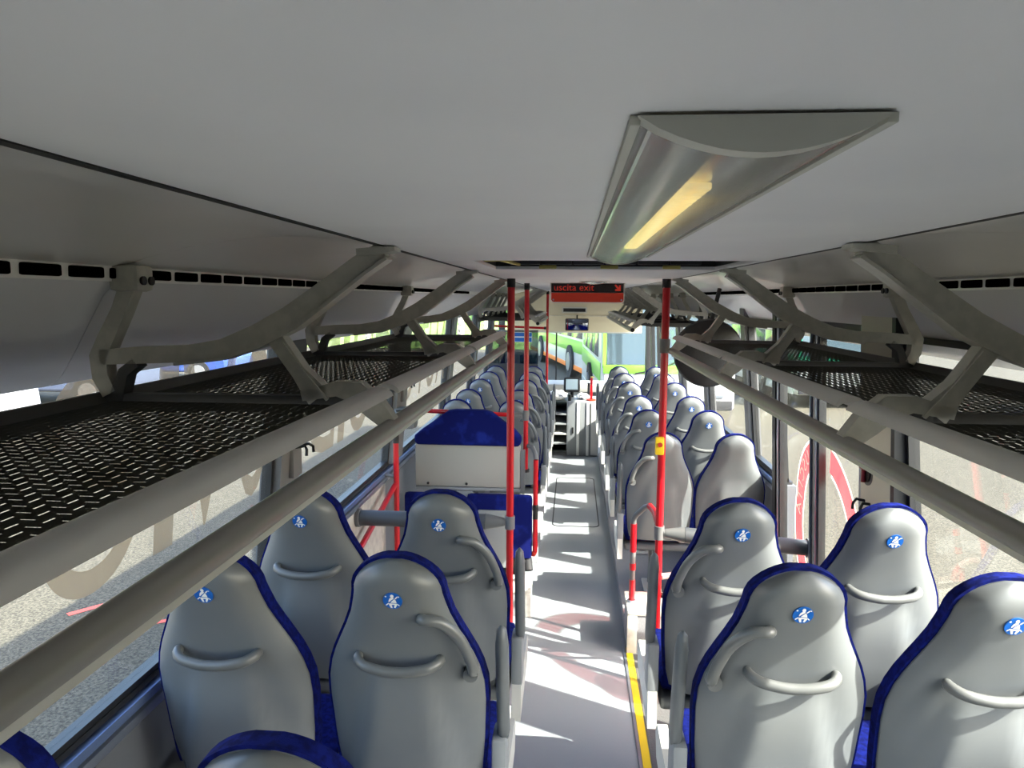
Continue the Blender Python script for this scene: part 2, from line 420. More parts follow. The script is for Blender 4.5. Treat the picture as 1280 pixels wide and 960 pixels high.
# rear wall and front
struct(MB().box(-1.2,1.26,YB-0.05,YB,-0.06,2.2).build('wall_back','wall'))
fw = struct(root('wall_front', (XC,YF,0)))
MB().box(-1.2,1.26,YF-0.02,YF+0.05,-0.06,0.62).build('front_panel','wall',fw)
wn = struct(root('window_%d' % nwin, (XC,YF,0.62)), 'windscreen')
q = MB(); q.box(-1.2,-1.10,YF-0.05,YF+0.05,0.62,2.2); q.box(1.16,1.26,YF-0.05,YF+0.05,0.62,2.2); q.build('windscreen_post','frame_black',wn)
MB().box(-1.10,1.16,YF+0.005,YF+0.012,0.62,2.2).build('pane','glass',wn)
MB().box(-0.012+XC-0.33,0.012+XC-0.33,YF-0.0,YF+0.004,0.62,1.62).build('centre_seal','frame_black',wn)
window(nwin+1, -1, 10.05, 11.85, 0.72, WTOP)
dr2 = struct(root('door_2', (XR,11,0)), 'front door')
f = MB()
for (a,b) in ((10.2,10.98),(11.02,11.8)):
    leanbar(1,a,a+0.05,0.02,WTOP+0.04,-0.02,0.03,f); leanbar(1,b-0.05,b,0.02,WTOP+0.04,-0.02,0.03,f); leanbar(1,a,b,0.02,0.1,-0.02,0.03,f); leanbar(1,a,b,WTOP-0.03,WTOP+0.04,-0.02,0.03,f)
f.build('leaf_frame','frame_black',dr2)
for (a,b) in ((10.25,10.93),(11.07,11.75)): leanbar(1,a,b,0.1,WTOP-0.03,0.006,0.012).build('pane','glass',dr2)

# ------------------------------------------------------------------ ceiling
ce = struct(root('ceiling', (XC,2,ZC)))
HX0, HX1, HY0, HY1 = -0.275, 0.485, 2.0, 2.62
EL, ER = -0.372, 0.512
def cpanel(name, x0,x1,y0,y1,z=ZC,mt='ceiling',t=0.012):
    return MB().box(x0,x1,y0,y1,z,z+t,0.003).build(name, mt, ce)
cpanel('ceiling_panel', EL,ER,YB,HY0)
cpanel('ceiling_panel', EL,HX0,HY0+0.002,HY1-0.002); cpanel('ceiling_panel', HX1,ER,HY0+0.002,HY1-0.002)
cpanel('ceiling_panel', EL,ER,HY1,6.0); cpanel('ceiling_panel', EL,ER,6.003,YF)
# opened service hatch: dark recess with filter panels and foam pads
q = MB(); q.box(HX0-0.02,HX1+0.02,HY0-0.3,HY1+0.02,ZC+0.10,ZC+0.108); q.box(HX0-0.02,HX0,HY0-0.3,HY1,ZC+0.012,ZC+0.10); q.box(HX1,HX1+0.02,HY0-0.3,HY1,ZC+0.012,ZC+0.10); q.box(HX0,HX1,HY1,HY1+0.02,ZC+0.012,ZC+0.10)
q.build('hatch_box','black',ce)
n = 6
for i in range(n):
    a = HX0+0.05+i*(HX1-HX0-0.1)/n; MB().box(a+0.003,a+(HX1-HX0-0.1)/n-0.003,HY1-0.045,HY1-0.02,ZC+0.016,ZC+0.098,0.004).build('filter_panel','hatch',ce)
    MB().disc((a+(HX1-HX0-0.1)/n/2,HY1-0.05,ZC+0.04),0.008,'y',0.012,10).build('clip','black',ce)
for xx in (-0.09,0.12,0.33): MB().box(xx-0.03,xx+0.03,HY1-0.06,HY1-0.046,ZC+0.001,ZC+0.013,0.003).build('foam_pad','foam',ce)
for (p,q_) in (((-0.27,2.03,ZC+0.02),(-0.18,2.45,ZC+0.01)),((-0.265,2.2,ZC+0.012),(-0.16,2.3,ZC+0.02))): MB().cyl(p,q_,0.005,6).build('wire','foam',ce)
# coves: upper panel, vent strip, lower panel
def cx(side, x): return x if side < 0 else 2*XC - x
for side in (-1, 1):
    up = [(-0.384,2.150),(-0.42,2.159),(-0.52,2.168),(-0.64,2.166),(-0.76,2.150),(-0.86,2.126),(-0.915,2.108)]
    lo = [(-0.925,2.080),(-0.955,2.05),(-0.985,2.0),(-1.02,1.94),(-1.055,1.885),(-1.085,1.862)]
    for (name, prof, mt) in (('cove_panel',up,'cove'),('lower_cove_panel',lo,'cove_low')):
        for (a,b) in ((YB,1.435 if side<0 else 1.35),(1.437 if side<0 else 1.352,4.45),(4.452,8.2),(8.202,YF-0.1)):
            mb = MB(); P2 = [(cx(side,p[0]),p[1]) for p in prof]; Q2 = [(cx(side,p[0]) + side*0.004, p[1]+0.01) for p in prof]
            mb.prism(P2+Q2[::-1],'y',a,b); mb.build(name,mt,ce,ang=50)
    a_, b_ = sorted((cx(side,-0.3725),cx(side,-0.384))); MB().box(a_,b_,YB,YF-0.1,2.1495,2.158).build('joint_strip','black',ce)
    vs = MB(); vs.prism([(cx(side,-0.915),2.110),(cx(side,-0.917),2.078),(cx(side,-0.93),2.078),(cx(side,-0.93),2.110)],'y',YB,YF-0.1)
    strip = vs.build('vent_strip','cove',ce)
    sm = MB().box(-0.006,0.006,0,0.092,-0.0105,0.0105,0.004).mesh('vent_slot','void')
    y = -0.4
    while y < 6.4:
        o = obj('vent_slot', sm, strip); o.location = (cx(side,-0.912), y, 2.094); y += 0.12
    # plain closing panels above the coves
    a_, b_ = sorted((cx(side,-1.16),cx(side,-1.075))); MB().box(a_,b_,YB,YF,WTOP-0.004,2.26).build('cant_rail','frame_black',ce)
MB().box(-1.10,1.23,YB,YF+0.05,2.26,2.28).build('roof_panel','frame_black',ce)
MB().box(-1.10,1.23,YB-0.05,YB,2.2,2.26).build('roof_end','frame_black',ce); MB().box(-1.10,1.23,YF,YF+0.05,2.2,2.26).build('roof_end','frame_black',ce)
# small ceiling lens
r = root('ceiling_lens', (0.118,4.35,ZC), 'small clear dome lens on the ceiling above the exit sign', 'lens')
q = MB(); q.tube([(0.118,4.35,ZC-0.001),(0.118,4.35,ZC-0.006),(0.118,4.35,ZC-0.014),(0.118,4.35,ZC-0.018)],[0.08,0.076,0.05,0.02],24); q.build('dome','lamp_metal',r)
MB().disc((0.118,4.35,ZC-0.003),0.088,'z',0.004).build('rim','cabinet_light',r)

# ceiling lamp
lr = root('ceiling_lamp', (0.1,1.08,ZC), 'long prismatic ceiling lamp with yellow diodes in the foreground', 'lamp')
LX0, LX1, LY0, LY1 = 0.036, 0.164, 0.43, 1.73
def arcprof(x0,x1,dep,n=12,z=ZC-0.002): return [(x0+(x1-x0)*i/n, z-dep*math.sin(PI*i/n)**0.8) for i in range(n+1)]
q = MB(); P2 = arcprof(LX0,LX1,0.019); Q2 = arcprof(LX0+0.003,LX1-0.003,0.0165); q.prism(P2+Q2[::-1],'y',LY0,LY1); q.build('lens','lamp_lens',lr,ang=60)
MB().prism(arcprof(LX0-0.003,LX1+0.003,0.020),'y',LY0-0.016,LY0).build('end_cap','lamp_end',lr); MB().prism(arcprof(LX0-0.003,LX1+0.003,0.020),'y',LY1,LY1+0.012).build('end_cap','lamp_end',lr)
MB().box(LX0+0.004,LX1-0.004,LY0,LY1,ZC-0.006,ZC-0.001).build('reflector','lamp_metal',lr)
q = MB(); q.prism([(LX0+0.028,ZC-0.006),(LX0+0.044,ZC-0.016),(LX0+0.046,ZC-0.006)],'y',LY0,LY1); q.build('reflector_ridge','lamp_metal',lr)
lm = MB().box(-0.011,0.011,-0.007,0.007,-0.003,0.003,0.002).mesh('diode','led')
for i in range(30):
    o = obj('diode', lm, lr); o.location = (LX0+0.062, 0.62+i*0.024, ZC-0.010)
for xx in (LX0-0.004, LX1+0.004): MB().box(xx-0.003,xx+0.003,LY0-0.01,LY1+0.01,ZC-0.006,ZC-0.0005,0.001).build('side_rim','lamp_end',lr)

# ------------------------------------------------------------------ luggage racks
def bracket_parts(side):
    """bracket in an XZ plane around y = 0, as meshes"""
    X = lambda x: cx(side, x); T = 0.017
    def rb(pts, hs, t=T): return MB().ribbon([(X(p[0]),p[1]) for p in pts], hs, -t, t)
    body = rb([(-0.945,1.850),(-0.962,1.885),(-0.965,1.925),(-0.945,1.965),(-0.915,2.02),(-0.888,2.085)],[0.03,0.034,0.036,0.034,0.030,0.034])
    arm = rb([(-0.960,1.925),(-0.88,1.930),(-0.78,1.934),(-0.70,1.946),(-0.63,1.972),(-0.56,2.010),(-0.48,2.068),(-0.42,2.113),(-0.372,2.142)],[0.030,0.034,0.034,0.038,0.044,0.044,0.038,0.034,0.03])
    af = rb([(-0.80,1.913),(-0.70,1.925),(-0.62,1.952),(-0.545,1.990),(-0.465,2.050),(-0.405,2.096),(-0.362,2.125)],[0.006]*7,0.024)
    sf = rb([(-0.578,1.962),(-0.530,1.897),(-0.486,1.846)],[0.006]*3,0.022)
    hook = rb([(-0.885,1.915),(-0.912,1.895),(-0.925,1.86),(-0.935,1.82)],[0.02,0.022,0.026,0.03])
    strut = rb([(-0.592,1.968),(-0.545,1.90),(-0.505,1.850)],[0.032,0.030,0.05])
    gus = rb([(-0.54,1.852),(-0.47,1.868),(-0.43,1.862),(-0.395,1.832),(-0.362,1.798)],[0.02,0.03,0.045,0.046,0.03])
    bear = rb([(-0.965,1.832),(-0.52,1.836),(-0.43,1.845)],[0.036,0.034,0.03], 0.014)
    foot = rb([(-0.42,2.136),(-0.372,2.140),(-0.345,2.143)],[0.014,0.014,0.008],0.026)
    a, b = sorted((X(-0.925),X(-0.862))); blk = MB().box(a,b,-0.03,0.03,2.058,2.112,0.012)
    b1 = MB()
    for yy in (-0.014,0.014):
        p = (X(-0.860),yy,2.08); b1.add([], []); b1.disc(p,0.009,'x',0.006,12)
    return [(n, q.mesh(n, m)) for n, q, m in (('upright',body,'rack_grey'),('arm',arm,'rack_grey'),('arm_flange',af,'rack_grey'),('strut_flange',sf,'rack_grey'),('hook',hook,'rack_dark'),('strut',strut,'rack_grey'),('tube_holder',gus,'rack_grey'),('bearer',bear,'rack_dark'),('ceiling_foot',foot,'rack_grey'),('wall_block',blk,'rack_grey'),('screw',b1,'black'))]
BR = {-1: bracket_parts(-1), 1: bracket_parts(1)}
def perforated(side, y0, y1, z):
    """thin plastic sheet with alternating slots, real holes"""
    mb = MB(); cs = 0.021; n = int((y1-y0)/cs); x0, x1 = -0.925, -0.418; nx = int((x1-x0)/cs)
    cyl_ = (y1-y0)/n; cxl = (x1-x0)/nx
    for i in range(n):
        for j in range(nx):
            ax = x0+j*cxl; ay = y0+i*cyl_; bx_ = ax+cxl; by = ay+cyl_; mx, my = (ax+bx_)/2, (ay+by)/2
            l, s_ = 0.0078, (0.0011 if (i+j) % 2 == 0 else 0.0005)
            hx, hy = (s_, l) if (i+j) % 2 == 0 else (l, s_)
            o = [(ax,ay),(bx_,ay),(bx_,by),(ax,by)]; h = [(mx-hx,my-hy),(mx+hx,my-hy),(mx+hx,my+hy),(mx-hx,my+hy)]
            mb.add([(cx(side,p[0]),p[1],z) for p in o+h], [(0,1,5,4),(1,2,6,5),(2,3,7,6),(3,0,4,7)])
    return mb
def rack(side, ys, ytube, label, fine, ends):
    X = lambda x: cx(side, x)
    r = root('luggage_rack', (X(-0.66),(ys[0]+ys[-1])/2,1.83), label, 'luggage rack')
    y0, y1 = ends
    MB().cyl((X(-0.36),ytube[0],1.793),(X(-0.36),ytube[1],1.793),0.0165,20).build('grab_tube','rack_tube',r)
    q = MB(); a, b = sorted((X(-0.355),X(-0.338))); q.prism([(X(-0.362),1.779),(X(-0.347),1.783),(X(-0.345),1.7765),(X(-0.36),1.772)],'y',ytube[0],ytube[1]-0.1); q.build('tube_strip','rack_rail',r)
    for yy in (ytube[0],ytube[1]): MB().disc((X(-0.36),yy,1.793),0.0172,'y',0.012,18).build('tube_cap','black',r)
    # back profile
    q = MB(); q.prism([(X(-0.985),1.805),(X(-0.985),1.850),(X(-0.965),1.852),(X(-0.955),1.838),(X(-0.925),1.828),(X(-0.925),1.815),(X(-0.955),1.805)],'y',y0,y1); q.build('back_rail','rack_dark',r)
    cuts = [y0]+list(ys)+[y1]
    for a, b in zip(cuts[:-1], cuts[1:]):
        if b-a < 0.12: continue
        g0 = 0.034 if a in ys else 0; g1 = 0.018 if b in ys else 0
        prof = [(-0.408,1.849),(-0.406,1.864),(-0.396,1.872),(-0.380,1.875),(-0.366,1.872),(-0.356,1.865),(-0.352,1.857),(-0.357,1.855),(-0.366,1.861),(-0.380,1.865),(-0.394,1.861),(-0.398,1.849)]
        q = MB(); q.prism([(X(p[0]),p[1]) for p in prof],'y',a+g0,b-g1); q.build('front_rail','rack_rail',r,ang=50)
        if fine:
            o = perforated(side,a+0.03,b-0.03,1.838).build('shelf_sheet','rack_mesh',r,ang=0); plabel(o,'black shelf sheet punched with short slots')
        else:
            xa, xb = sorted((X(-0.925),X(-0.418))); MB().box(xa,xb,a+0.02,b-0.02,1.838,1.838).build('shelf_sheet','rack_mesh',r)
    for y in ys:
        for (nm, me) in BR[side]:
            o = obj(nm, me, r); o.location = (0,y,0)
    return r
rack(-1,[-0.98,0.22,1.437,2.656,3.93],(-1.2,4.22),'near left luggage rack with perforated black shelves above the windows',True,(-1.2,4.05))
rack(1,[-1.0,0.2,1.35,2.46,3.66],(-1.2,3.70),'near right luggage rack with perforated black shelves above the windows',True,(-1.2,3.73))
rack(-1,[7.6,8.2,8.8,9.4,9.95],(7.5,10.1),'far left luggage rack beyond the second red pole',False,(7.55,10.05))
rack(1,[6.25,7.1,7.95,8.8,9.65,10.5],(6.15,10.6),'far right luggage rack beyond the round black disc',False,(6.2,10.6))

# ------------------------------------------------------------------ seats
def sx_(z):                       # half width of the back at height z
    if z > 1.05: return 0.111*math.sqrt(max(0.008, 1-((z-1.05)/0.1)**2))
    T = [(0.44,0.182),(0.50,0.196),(0.60,0.204),(0.72,0.209),(0.79,0.206),(0.85,0.190),(0.90,0.167),(0.95,0.143),(1.00,0.122),(1.05,0.111)]
    if z <= T[0][0]: return T[0][1]
    for (a,b),(c_,d_) in zip(T[:-1],T[1:]):
        if z <= c_: return b+(d_-b)*(z-a)/(c_-a)
    return T[-1][1]
def sy_(z): return -0.14*((z-0.50)/0.55) + 0.03*math.sin((z-0.44)/0.7*PI)   # lean backwards
ZS = [0.44,0.47,0.50,0.55,0.60,0.66,0.72,0.78,0.83,0.87,0.91,0.95,0.99,1.03,1.05,1.07,1.09,1.105,1.12,1.131,1.139,1.145,1.1485]
NC = 32
def back_y(x, z):                 # rear surface of the shell
    wv = max(sx_(z), 0.01); s_ = max(-1, min(1, x/wv))
    rim = 0.050*abs(s_)**4
    k = max(0, min(1, (0.84-z)/0.10)); inner = 0.075+0.30*(0.84-z)
    ridge = 0.032*k*(1/(1+math.exp((abs(x)-inner*0.85)/0.007)))
    flare = 0.02*max(0, min(1,(0.55-z)/0.12))
    top = 0.040*max(0,(z-1.06)/0.087)**2.5
    return sy_(z) - 0.045 + rim - ridge + flare + top
def solid(fx, fb, ff, zs, name, m, ang=60):
    mb = MB(); nz = len(zs); nn = NC+1; vs = []
    for z in zs:
        for j in range(nn):
            s_ = math.sin((j/NC-0.5)*PI); x = fx(z)*s_; vs.append((x, fb(x,z,s_), z))
    for z in zs:
        for j in range(nn):
            s_ = math.sin((j/NC-0.5)*PI); x = fx(z)*s_; vs.append((x, ff(x,z,s_), z))
    N = nz*nn; fs = []
    for i in range(nz-1):
        for j in range(NC):
            a = i*nn+j; fs.append((a,a+1,a+nn+1,a+nn)); fs.append((N+a,N+a+nn,N+a+nn+1,N+a+1))
        a = i*nn; fs.append((a,a+nn,N+a+nn,N+a)); a = i*nn+NC; fs.append((a,N+a,N+a+nn,a+nn))
    for j in range(NC):
        fs.append((j,N+j,N+j+1,j+1)); a = (nz-1)*nn+j; fs.append((a,a+1,N+a+1,N+a))
    mb.add(vs, fs); return mb.mesh(name, m, ang)
def cush_fx(z): return sx_(z-0.0085*(max(0,(z-1.0))/0.1585))+0.0085*(1 if z < 1.10 else max(0.25,(1.157-z)/0.057))
SM = {}
SM['back_shell'] = solid(lambda z: sx_(z), lambda x,z,s: back_y(x,z), lambda x,z,s: sy_(z)+0.012, ZS, 'back_shell', 'seat_grey')
ZC2 = [z+0.0085*(max(0,(z-1.0))/0.15) for z in ZS[1:]]
SM['back_cushion'] = solid(cush_fx, lambda x,z,s: sy_(z)+0.0125, lambda x,z,s: sy_(z)+0.048+0.020*(1-abs(s)**3)*max(0,min(1,(1.15-z)/0.12)), ZC2, 'back_cushion', 'fabric')
def bowtube(pts, r, m, name, flat=1.0, sub=4):
    P = [Vector(p) for p in pts]; out = []
    for i in range(len(P)-1):
        p0, p1, p2, p3 = P[max(i-1,0)], P[i], P[i+1], P[min(i+2,len(P)-1)]
        for k in range(sub):
            t = k/sub; out.append(0.5*((2*p1)+(-p0+p2)*t+(2*p0-5*p1+4*p2-p3)*t*t+(-p0+3*p1-3*p2+p3)*t**3))
    out.append(P[-1]); n = len(out)
    return MB().tube(out, [r*(1.0 if 1 < i < n-2 else 0.8) for i in range(n)], 10, flat=flat).mesh(name, m, 60)
hz = 0.868
B = lambda x, z, o: (x, back_y(x,z)-o, z)
SM['grab_bar'] = bowtube([B(-.104,hz+.006,-.004),B(-.103,hz+.005,.020),B(-.080,hz-.002,.040),B(-.035,hz-.009,.048),B(0,hz-.011,.049),B(.035,hz-.009,.048),B(.080,hz-.002,.040),B(.103,hz+.005,.020),B(.104,hz+.006,-.004)], 0.0122, 'handle', 'grab_bar', flat=1.15)
for s in (-1,1): SM[('screw_cap',s)] = MB().disc(B(s*.096,hz-.002,.028),0.007,'y',0.008,10).mesh('screw_cap','seat_light')
for s in (-1,1):
    SM[('corner_handle',s)] = bowtube([B(s*.062,.995,-.004),B(s*.075,.999,.018),B(s*.112,.990,.034),B(s*.152,.945,.046),B(s*.178,.885,.050),B(s*.186,.845,.044),B(s*.182,.828,.016),B(s*.178,.825,-.012)], 0.0145, 'handle', 'corner_handle', flat=1.0)
    SM[('handle_boss',s)] = MB().disc(B(s*.178,.826,.012),0.019,'y',0.04,14).mesh('handle_boss','handle')
    # folded-up armrest: a slim rounded blade
    a = MB(); xs = s*0.252; pr = []
    for (z,hw,yc_) in ((.585,.016,.03),(.61,.030,.028),(.70,.034,.010),(.80,.032,-.012),(.88,.026,-.030),(.925,.016,-.040),(.938,.004,-.043)): pr.append((z,hw,yc_))
    vs = []
    for (z,hw,y_) in pr:
        for k in range(12):
            an = 2*PI*k/12; vs.append((xs+0.018*min(1,hw/.022)*math.cos(an), y_+hw*math.sin(an), z))
    fs = [(i*12+k,i*12+(k+1)%12,(i+1)*12+(k+1)%12,(i+1)*12+k) for i in range(len(pr)-1) for k in range(12)]+[tuple(range(12))[::-1],tuple(range((len(pr)-1)*12,len(pr)*12))]
    a.add(vs,fs); SM[('armrest',s)] = a.mesh('armrest','seat_dark',60)
    a = MB(); x0,x1 = sorted((s*0.222,s*0.262)); a.box(x0,x1,-0.01,0.085,0.42,0.60,0.012); SM[('armrest_hinge',s)] = a.mesh('armrest_hinge','cabinet')
    a = MB(); x0,x1 = sorted((s*0.226,s*0.258)); a.prism([(-.02,.30),(.36,.33),(.40,.40),(.36,.44),(-.01,.43)],'x',x0,x1); SM[('side_cheek',s)] = a.mesh('side_cheek','seat_light')
# seat cushion and pan
def padded(x0,x1,y0,y1,z0,z1,b): return MB().box(x0,x1,y0,y1,z0,z1,b)
SM['seat_cushion'] = padded(-.208,.208,.055,.435,.395,.465,.028).mesh('seat_cushion','fabric',60)
SM['seat_pan'] = padded(-.212,.212,.02,.43,.345,.394,.018).mesh('seat_pan','seat_dark',60)
q = MB()
q.tube([(0,.06,.345),(0,.07,.16),(0,.05,.02)],[.03,.028,.034],10)
SM['leg'] = q.mesh('leg','handle'); 
SM['leg2'] = MB().tube([(0,.36,.345),(0,.33,.16),(0,.33,.02)],[.026,.022,.028],10).mesh('leg','handle')
SM['foot_plate'] = MB().box(-.06,.06,0.0,.40,.001,.02,.005).mesh('foot_plate','cabinet_light')
for s in (-1,1): SM[('back_hinge',s)] = MB().tube([(s*.15,.06,.37),(s*.15,.04,.44),(s*.15,.03,.52)],.013,8).mesh('back_hinge','handle')
# belt sign sticker
zt = 1.05; ang = math.atan2(0.14,0.55)*0.72
def on_back(x, dz, o):
    z = zt+dz; return (x, back_y(0,zt) + (back_y(0,zt+.02)-back_y(0,zt-.02))/.04*dz - 0.0035 - o, z)
q = MB(); n = 28; q.add([on_back(.0235*math.cos(2*PI*k/n), .0235*math.sin(2*PI*k/n), 0) for k in range(n)]+[on_back(.0235*math.cos(2*PI*k/n), .0235*math.sin(2*PI*k/n), -.004) for k in range(n)], [tuple(range(n))]+[(k,(k+1)%n,n+(k+1)%n,n+k) for k in range(n)])
SM['sticker'] = q.mesh('belt_sticker','sticker',0)
q = MB()
def flatpoly(p): q.add([on_back(a*.0235,b*.0235,.0008) for a,b in p], [tuple(range(len(p)))])
flatpoly([(.19*math.cos(2*PI*k/14), .62+.21*math.sin(2*PI*k/14)) for k in range(14)])
flatpoly([(-.14,.42),(.14,.42),(.17,.34),(-.20,.04),(-.38,-.14),(-.42,-.02),(-.30,.30)])
flatpoly([(.24,.30),(.36,.05),(.42,-.24),(-.22,-.20),(-.12,-.06)])
flatpoly([(-.38,-.28),(.44,-.30),(.46,-.46),(.24,-.86),(.08,-.82),(.18,-.46),(-.12,-.46),(-.06,-.86),(-.24,-.86),(-.40,-.46)])
flatpoly([(.26,.36),(.52,.62),(.62,.54),(.34,.24)]); flatpoly([(-.44,-.22),(-.76,-.48),(-.68,-.58),(-.40,-.34)]); flatpoly([(.48,-.30),(.72,-.50),(.64,-.60),(.46,-.40)])
flatpoly([(-.74,.62),(-.60,.66),(-.54,.54),(-.62,.46),(-.74,.50)]); flatpoly([(.60,.66),(.76,.58),(.74,.46),(.62,.52)])
SM['figure'] = q.mesh('belt_figure','white',0)

def seat(x, y, z, side, label, plain=False, group=None, far=False):
    """side: +1 aisle on the right of the seat, -1 on the left, 0 window seat"""
    r = root('passenger_seat', (x,y,z), label, 'seat', group)
    def p(nm, key): o = obj(nm, SM[key], r, True); return o
    p('back_shell','back_shell'); plabel(p('back_cushion','back_cushion'),'blue fabric back cushion'); plabel(p('seat_cushion','seat_cushion'),'blue fabric seat cushion'); p('seat_pan','seat_pan')
    p('leg','leg'); p('leg','leg2'); p('foot_plate','foot_plate'); p('back_hinge',('back_hinge',-1)); p('back_hinge',('back_hinge',1))
    if not plain:
        gb = p('grab_bar','grab_bar'); [obj('screw_cap', SM[('screw_cap',k)], gb, True) for k in (-1,1)]
        st = plabel(p('belt_sticker','sticker'),'round blue fasten-seat-belt sticker'); obj('belt_figure', SM['figure'], st, True)
    if side:
        h_ = p('corner_handle',('corner_handle',side)); obj('handle_boss', SM[('handle_boss',side)], h_, True)
        p('armrest',('armrest',side)); p('armrest_hinge',('armrest_hinge',side)); p('side_cheek',('side_cheek',side))
    return r
OFF = 0.175
GR = 'rear seats on the raised platforms'
PZ = 0.272
seat(-0.425,0.91+OFF,PZ,1,'partly cut-off aisle seat at the bottom left, only its rounded blue top showing',group=GR)
seat(-0.905,0.91+OFF,PZ,0,'seat in the bottom left corner, only a blue shoulder showing',group=GR)
seat(-0.424,1.675+OFF,PZ,1,'large grey-backed aisle seat left of the aisle, nearest whole one',group=GR)
seat(-0.893,1.665+OFF,PZ,0,'large grey-backed window seat on the left, partly behind the rack tube',group=GR)
seat(-0.421,2.272+OFF,PZ,1,'grey-backed aisle seat on the left just in front of the padded bar',group=GR)
seat(-0.878,2.265+OFF,PZ,0,'grey-backed window seat on the left beside the hook pillar',group=GR)
seat(0.543,1.688+OFF,PZ,-1,'large sunlit grey-backed aisle seat on the right, nearest one',group=GR)
seat(1.003,1.672+OFF,PZ,0,'sunlit grey-backed window seat at the right edge of the photo',group=GR)
seat(0.535,2.269+OFF,PZ,-1,'grey-backed aisle seat on the right by the red pole and padded bar',group=GR)
seat(0.985,2.255+OFF,PZ,0,'sunlit window seat on the right beside the hammer pillar',group=GR)
GF = 'front seats beyond the poles'; FZ = 0.082
ordn = ['first','second','third','fourth','fifth','sixth']
for i, y in enumerate((4.47,5.40,6.20,7.22,8.08,8.9)):
    if i == 0:
        la, lw = 'plain sunlit aisle seat on the right without sticker, behind the red pole', 'plain sunlit window seat on the right without sticker, by the exit door'
    else:
        la = 'right-hand aisle seat with sticker in the front half, %s one beyond the plain pair' % ordn[i-1]
        lw = 'right-hand window seat with sticker in the front half, %s one beyond the plain pair' % ordn[i-1]
    seat(0.565,y+OFF,FZ,-1,la,plain=(i==0),group=GF)
    seat(1.0,y+OFF,FZ,0,lw,plain=(i==0),group=GF)
for i, y in enumerate((5.78,6.45,7.30,8.05,8.75)):
    if i == 0:
        la, lw = 'left aisle seat directly behind the blue-topped backrest panel', 'left window seat directly behind the blue-topped backrest panel'
    else:
        la = 'left-hand aisle seat in the front half, %s one beyond the blue-topped panel' % ordn[i]
        lw = 'left-hand window seat in the front half, %s one beyond the blue-topped panel' % ordn[i]
    seat(-0.468,y+OFF,FZ,1,la,group=GF); seat(-0.925,y+OFF,FZ,0,lw,group=GF)

# ------------------------------------------------------------------ poles and rails
def clampring(x,y,z,r,mt='pillar',h=0.07): return MB().cyl((x,y,z-h/2),(x,y,z+h/2),r,14).mesh('clamp',mt)
def pole(x,y,z0,z1,rad,label,clamps=(),sleeve=None):
    r = root('grab_pole', (x,y,z0), label, 'pole')
    MB().cyl((x,y,z0+0.001),(x,y,z1-0.045),rad,18).build('pole','red',r)
    MB().cyl((x,y,z1-0.045),(x,y,z1-0.001),rad*1.12,18).build('top_socket','black',r)
    MB().cyl((x,y,z0+0.0005),(x,y,z0+0.02),rad*1.6,18).build('base_socket','black',r)
    for z in clamps: obj('clamp', clampring(x,y,z,rad*1.35), r)
    return r
p1 = pole(-0.320,3.80,0,ZC,0.0195,'thick red pole left of the aisle where the padded bar ends',(0.862,))
p2 = pole(-0.312,4.96,0.86,ZC,0.0165,'red pole at the corner of the blue-topped backrest panel',(1.255,))
p3 = pole(-0.355,10.2,0,ZC,0.018,'far red pole near the driver area')
p4 = pole(0.462,3.76,0,ZC,0.0195,'red pole on the right with a yellow button box',(1.815,0.845))
# stop button box
r = root('stop_button_box',(0.452,3.74,1.31),'yellow stop button box on the right red pole','button box')
MB().box(0.425,0.468,3.705,3.737,1.265,1.355,0.006).build('housing','yellow',r); MB().disc((0.447,3.703,1.318),0.012,'y',0.006,14).build('button','sign_red',r)
# tube clamp from rack tube to pole
# padded bars
def padbar(a,b,r,label,joint):
    t = root('padded_bar', a, label, 'bar'); A, Bv = Vector(a), Vector(b); dv = (Bv-A).normalized(); L = (Bv-A).length
    MB().cyl(A+dv*0.02, Bv-dv*0.13, r, 18).build('padding','pad',t)
    MB().tube([Bv-dv*0.128, Bv-dv*0.09, Bv-dv*0.03],[r*1.02,r*0.85,r*0.55],16).build('end_cone','handle',t)
    MB().cyl(Bv-dv*0.05,Bv-dv*0.022,r*0.5,12).build('joint','pillar',t)
    MB().cyl(A-dv*0.0,A+dv*0.019,r*1.2,16).build('wall_flange','pillar',t)
    return t
padbar((-1.152,3.80,0.862),(-0.320,3.80,0.862),0.042,'dark grey padded bar from the left wall to the thick red pole',0)
padbar((1.215,3.72,0.80),(0.462,3.76,0.845),0.040,'grey padded bar from the exit door to the right red pole',0)
# left window-side red post with sloping rail
r = root('grab_rail',(-1.075,4.38,0.2),'red post and sloping red rail at the left window before the backrest panel','rail')
MB().cyl((-1.075,4.38,0.21),(-1.075,4.38,1.16),0.017,14).build('post','red',r); MB().cyl((-1.075,4.38,1.16),(-1.075,4.38,1.24),0.019,14).build('top_socket','black',r)
MB().cyl((-1.075,4.38,0.001),(-1.075,4.38,0.21),0.019,14).build('foot','pillar',r)
MB().cyl((-1.08,4.37,0.90),(-1.12,3.25,0.62),0.016,12).build('sloping_rail','red',r)
MB().cyl((-1.09,4.38,0.95),(-1.158,4.38,0.96),0.012,10).build('wall_mount','pillar',r)
# red rail above backrest
r = root('grab_rail',(-0.8,4.96,1.26),'horizontal red rail above the blue-topped backrest panel','rail')
MB().cyl((-1.12,4.955,1.278),(-0.40,4.96,1.255),0.0155,14).build('rail','red',r); MB().cyl((-0.40,4.96,1.255),(-0.336,4.96,1.255),0.020,14).build('joint','pillar',r)
MB().cyl((-1.14,4.955,1.279),(-1.12,4.955,1.278),0.022,12).build('wall_flange','pillar',r)
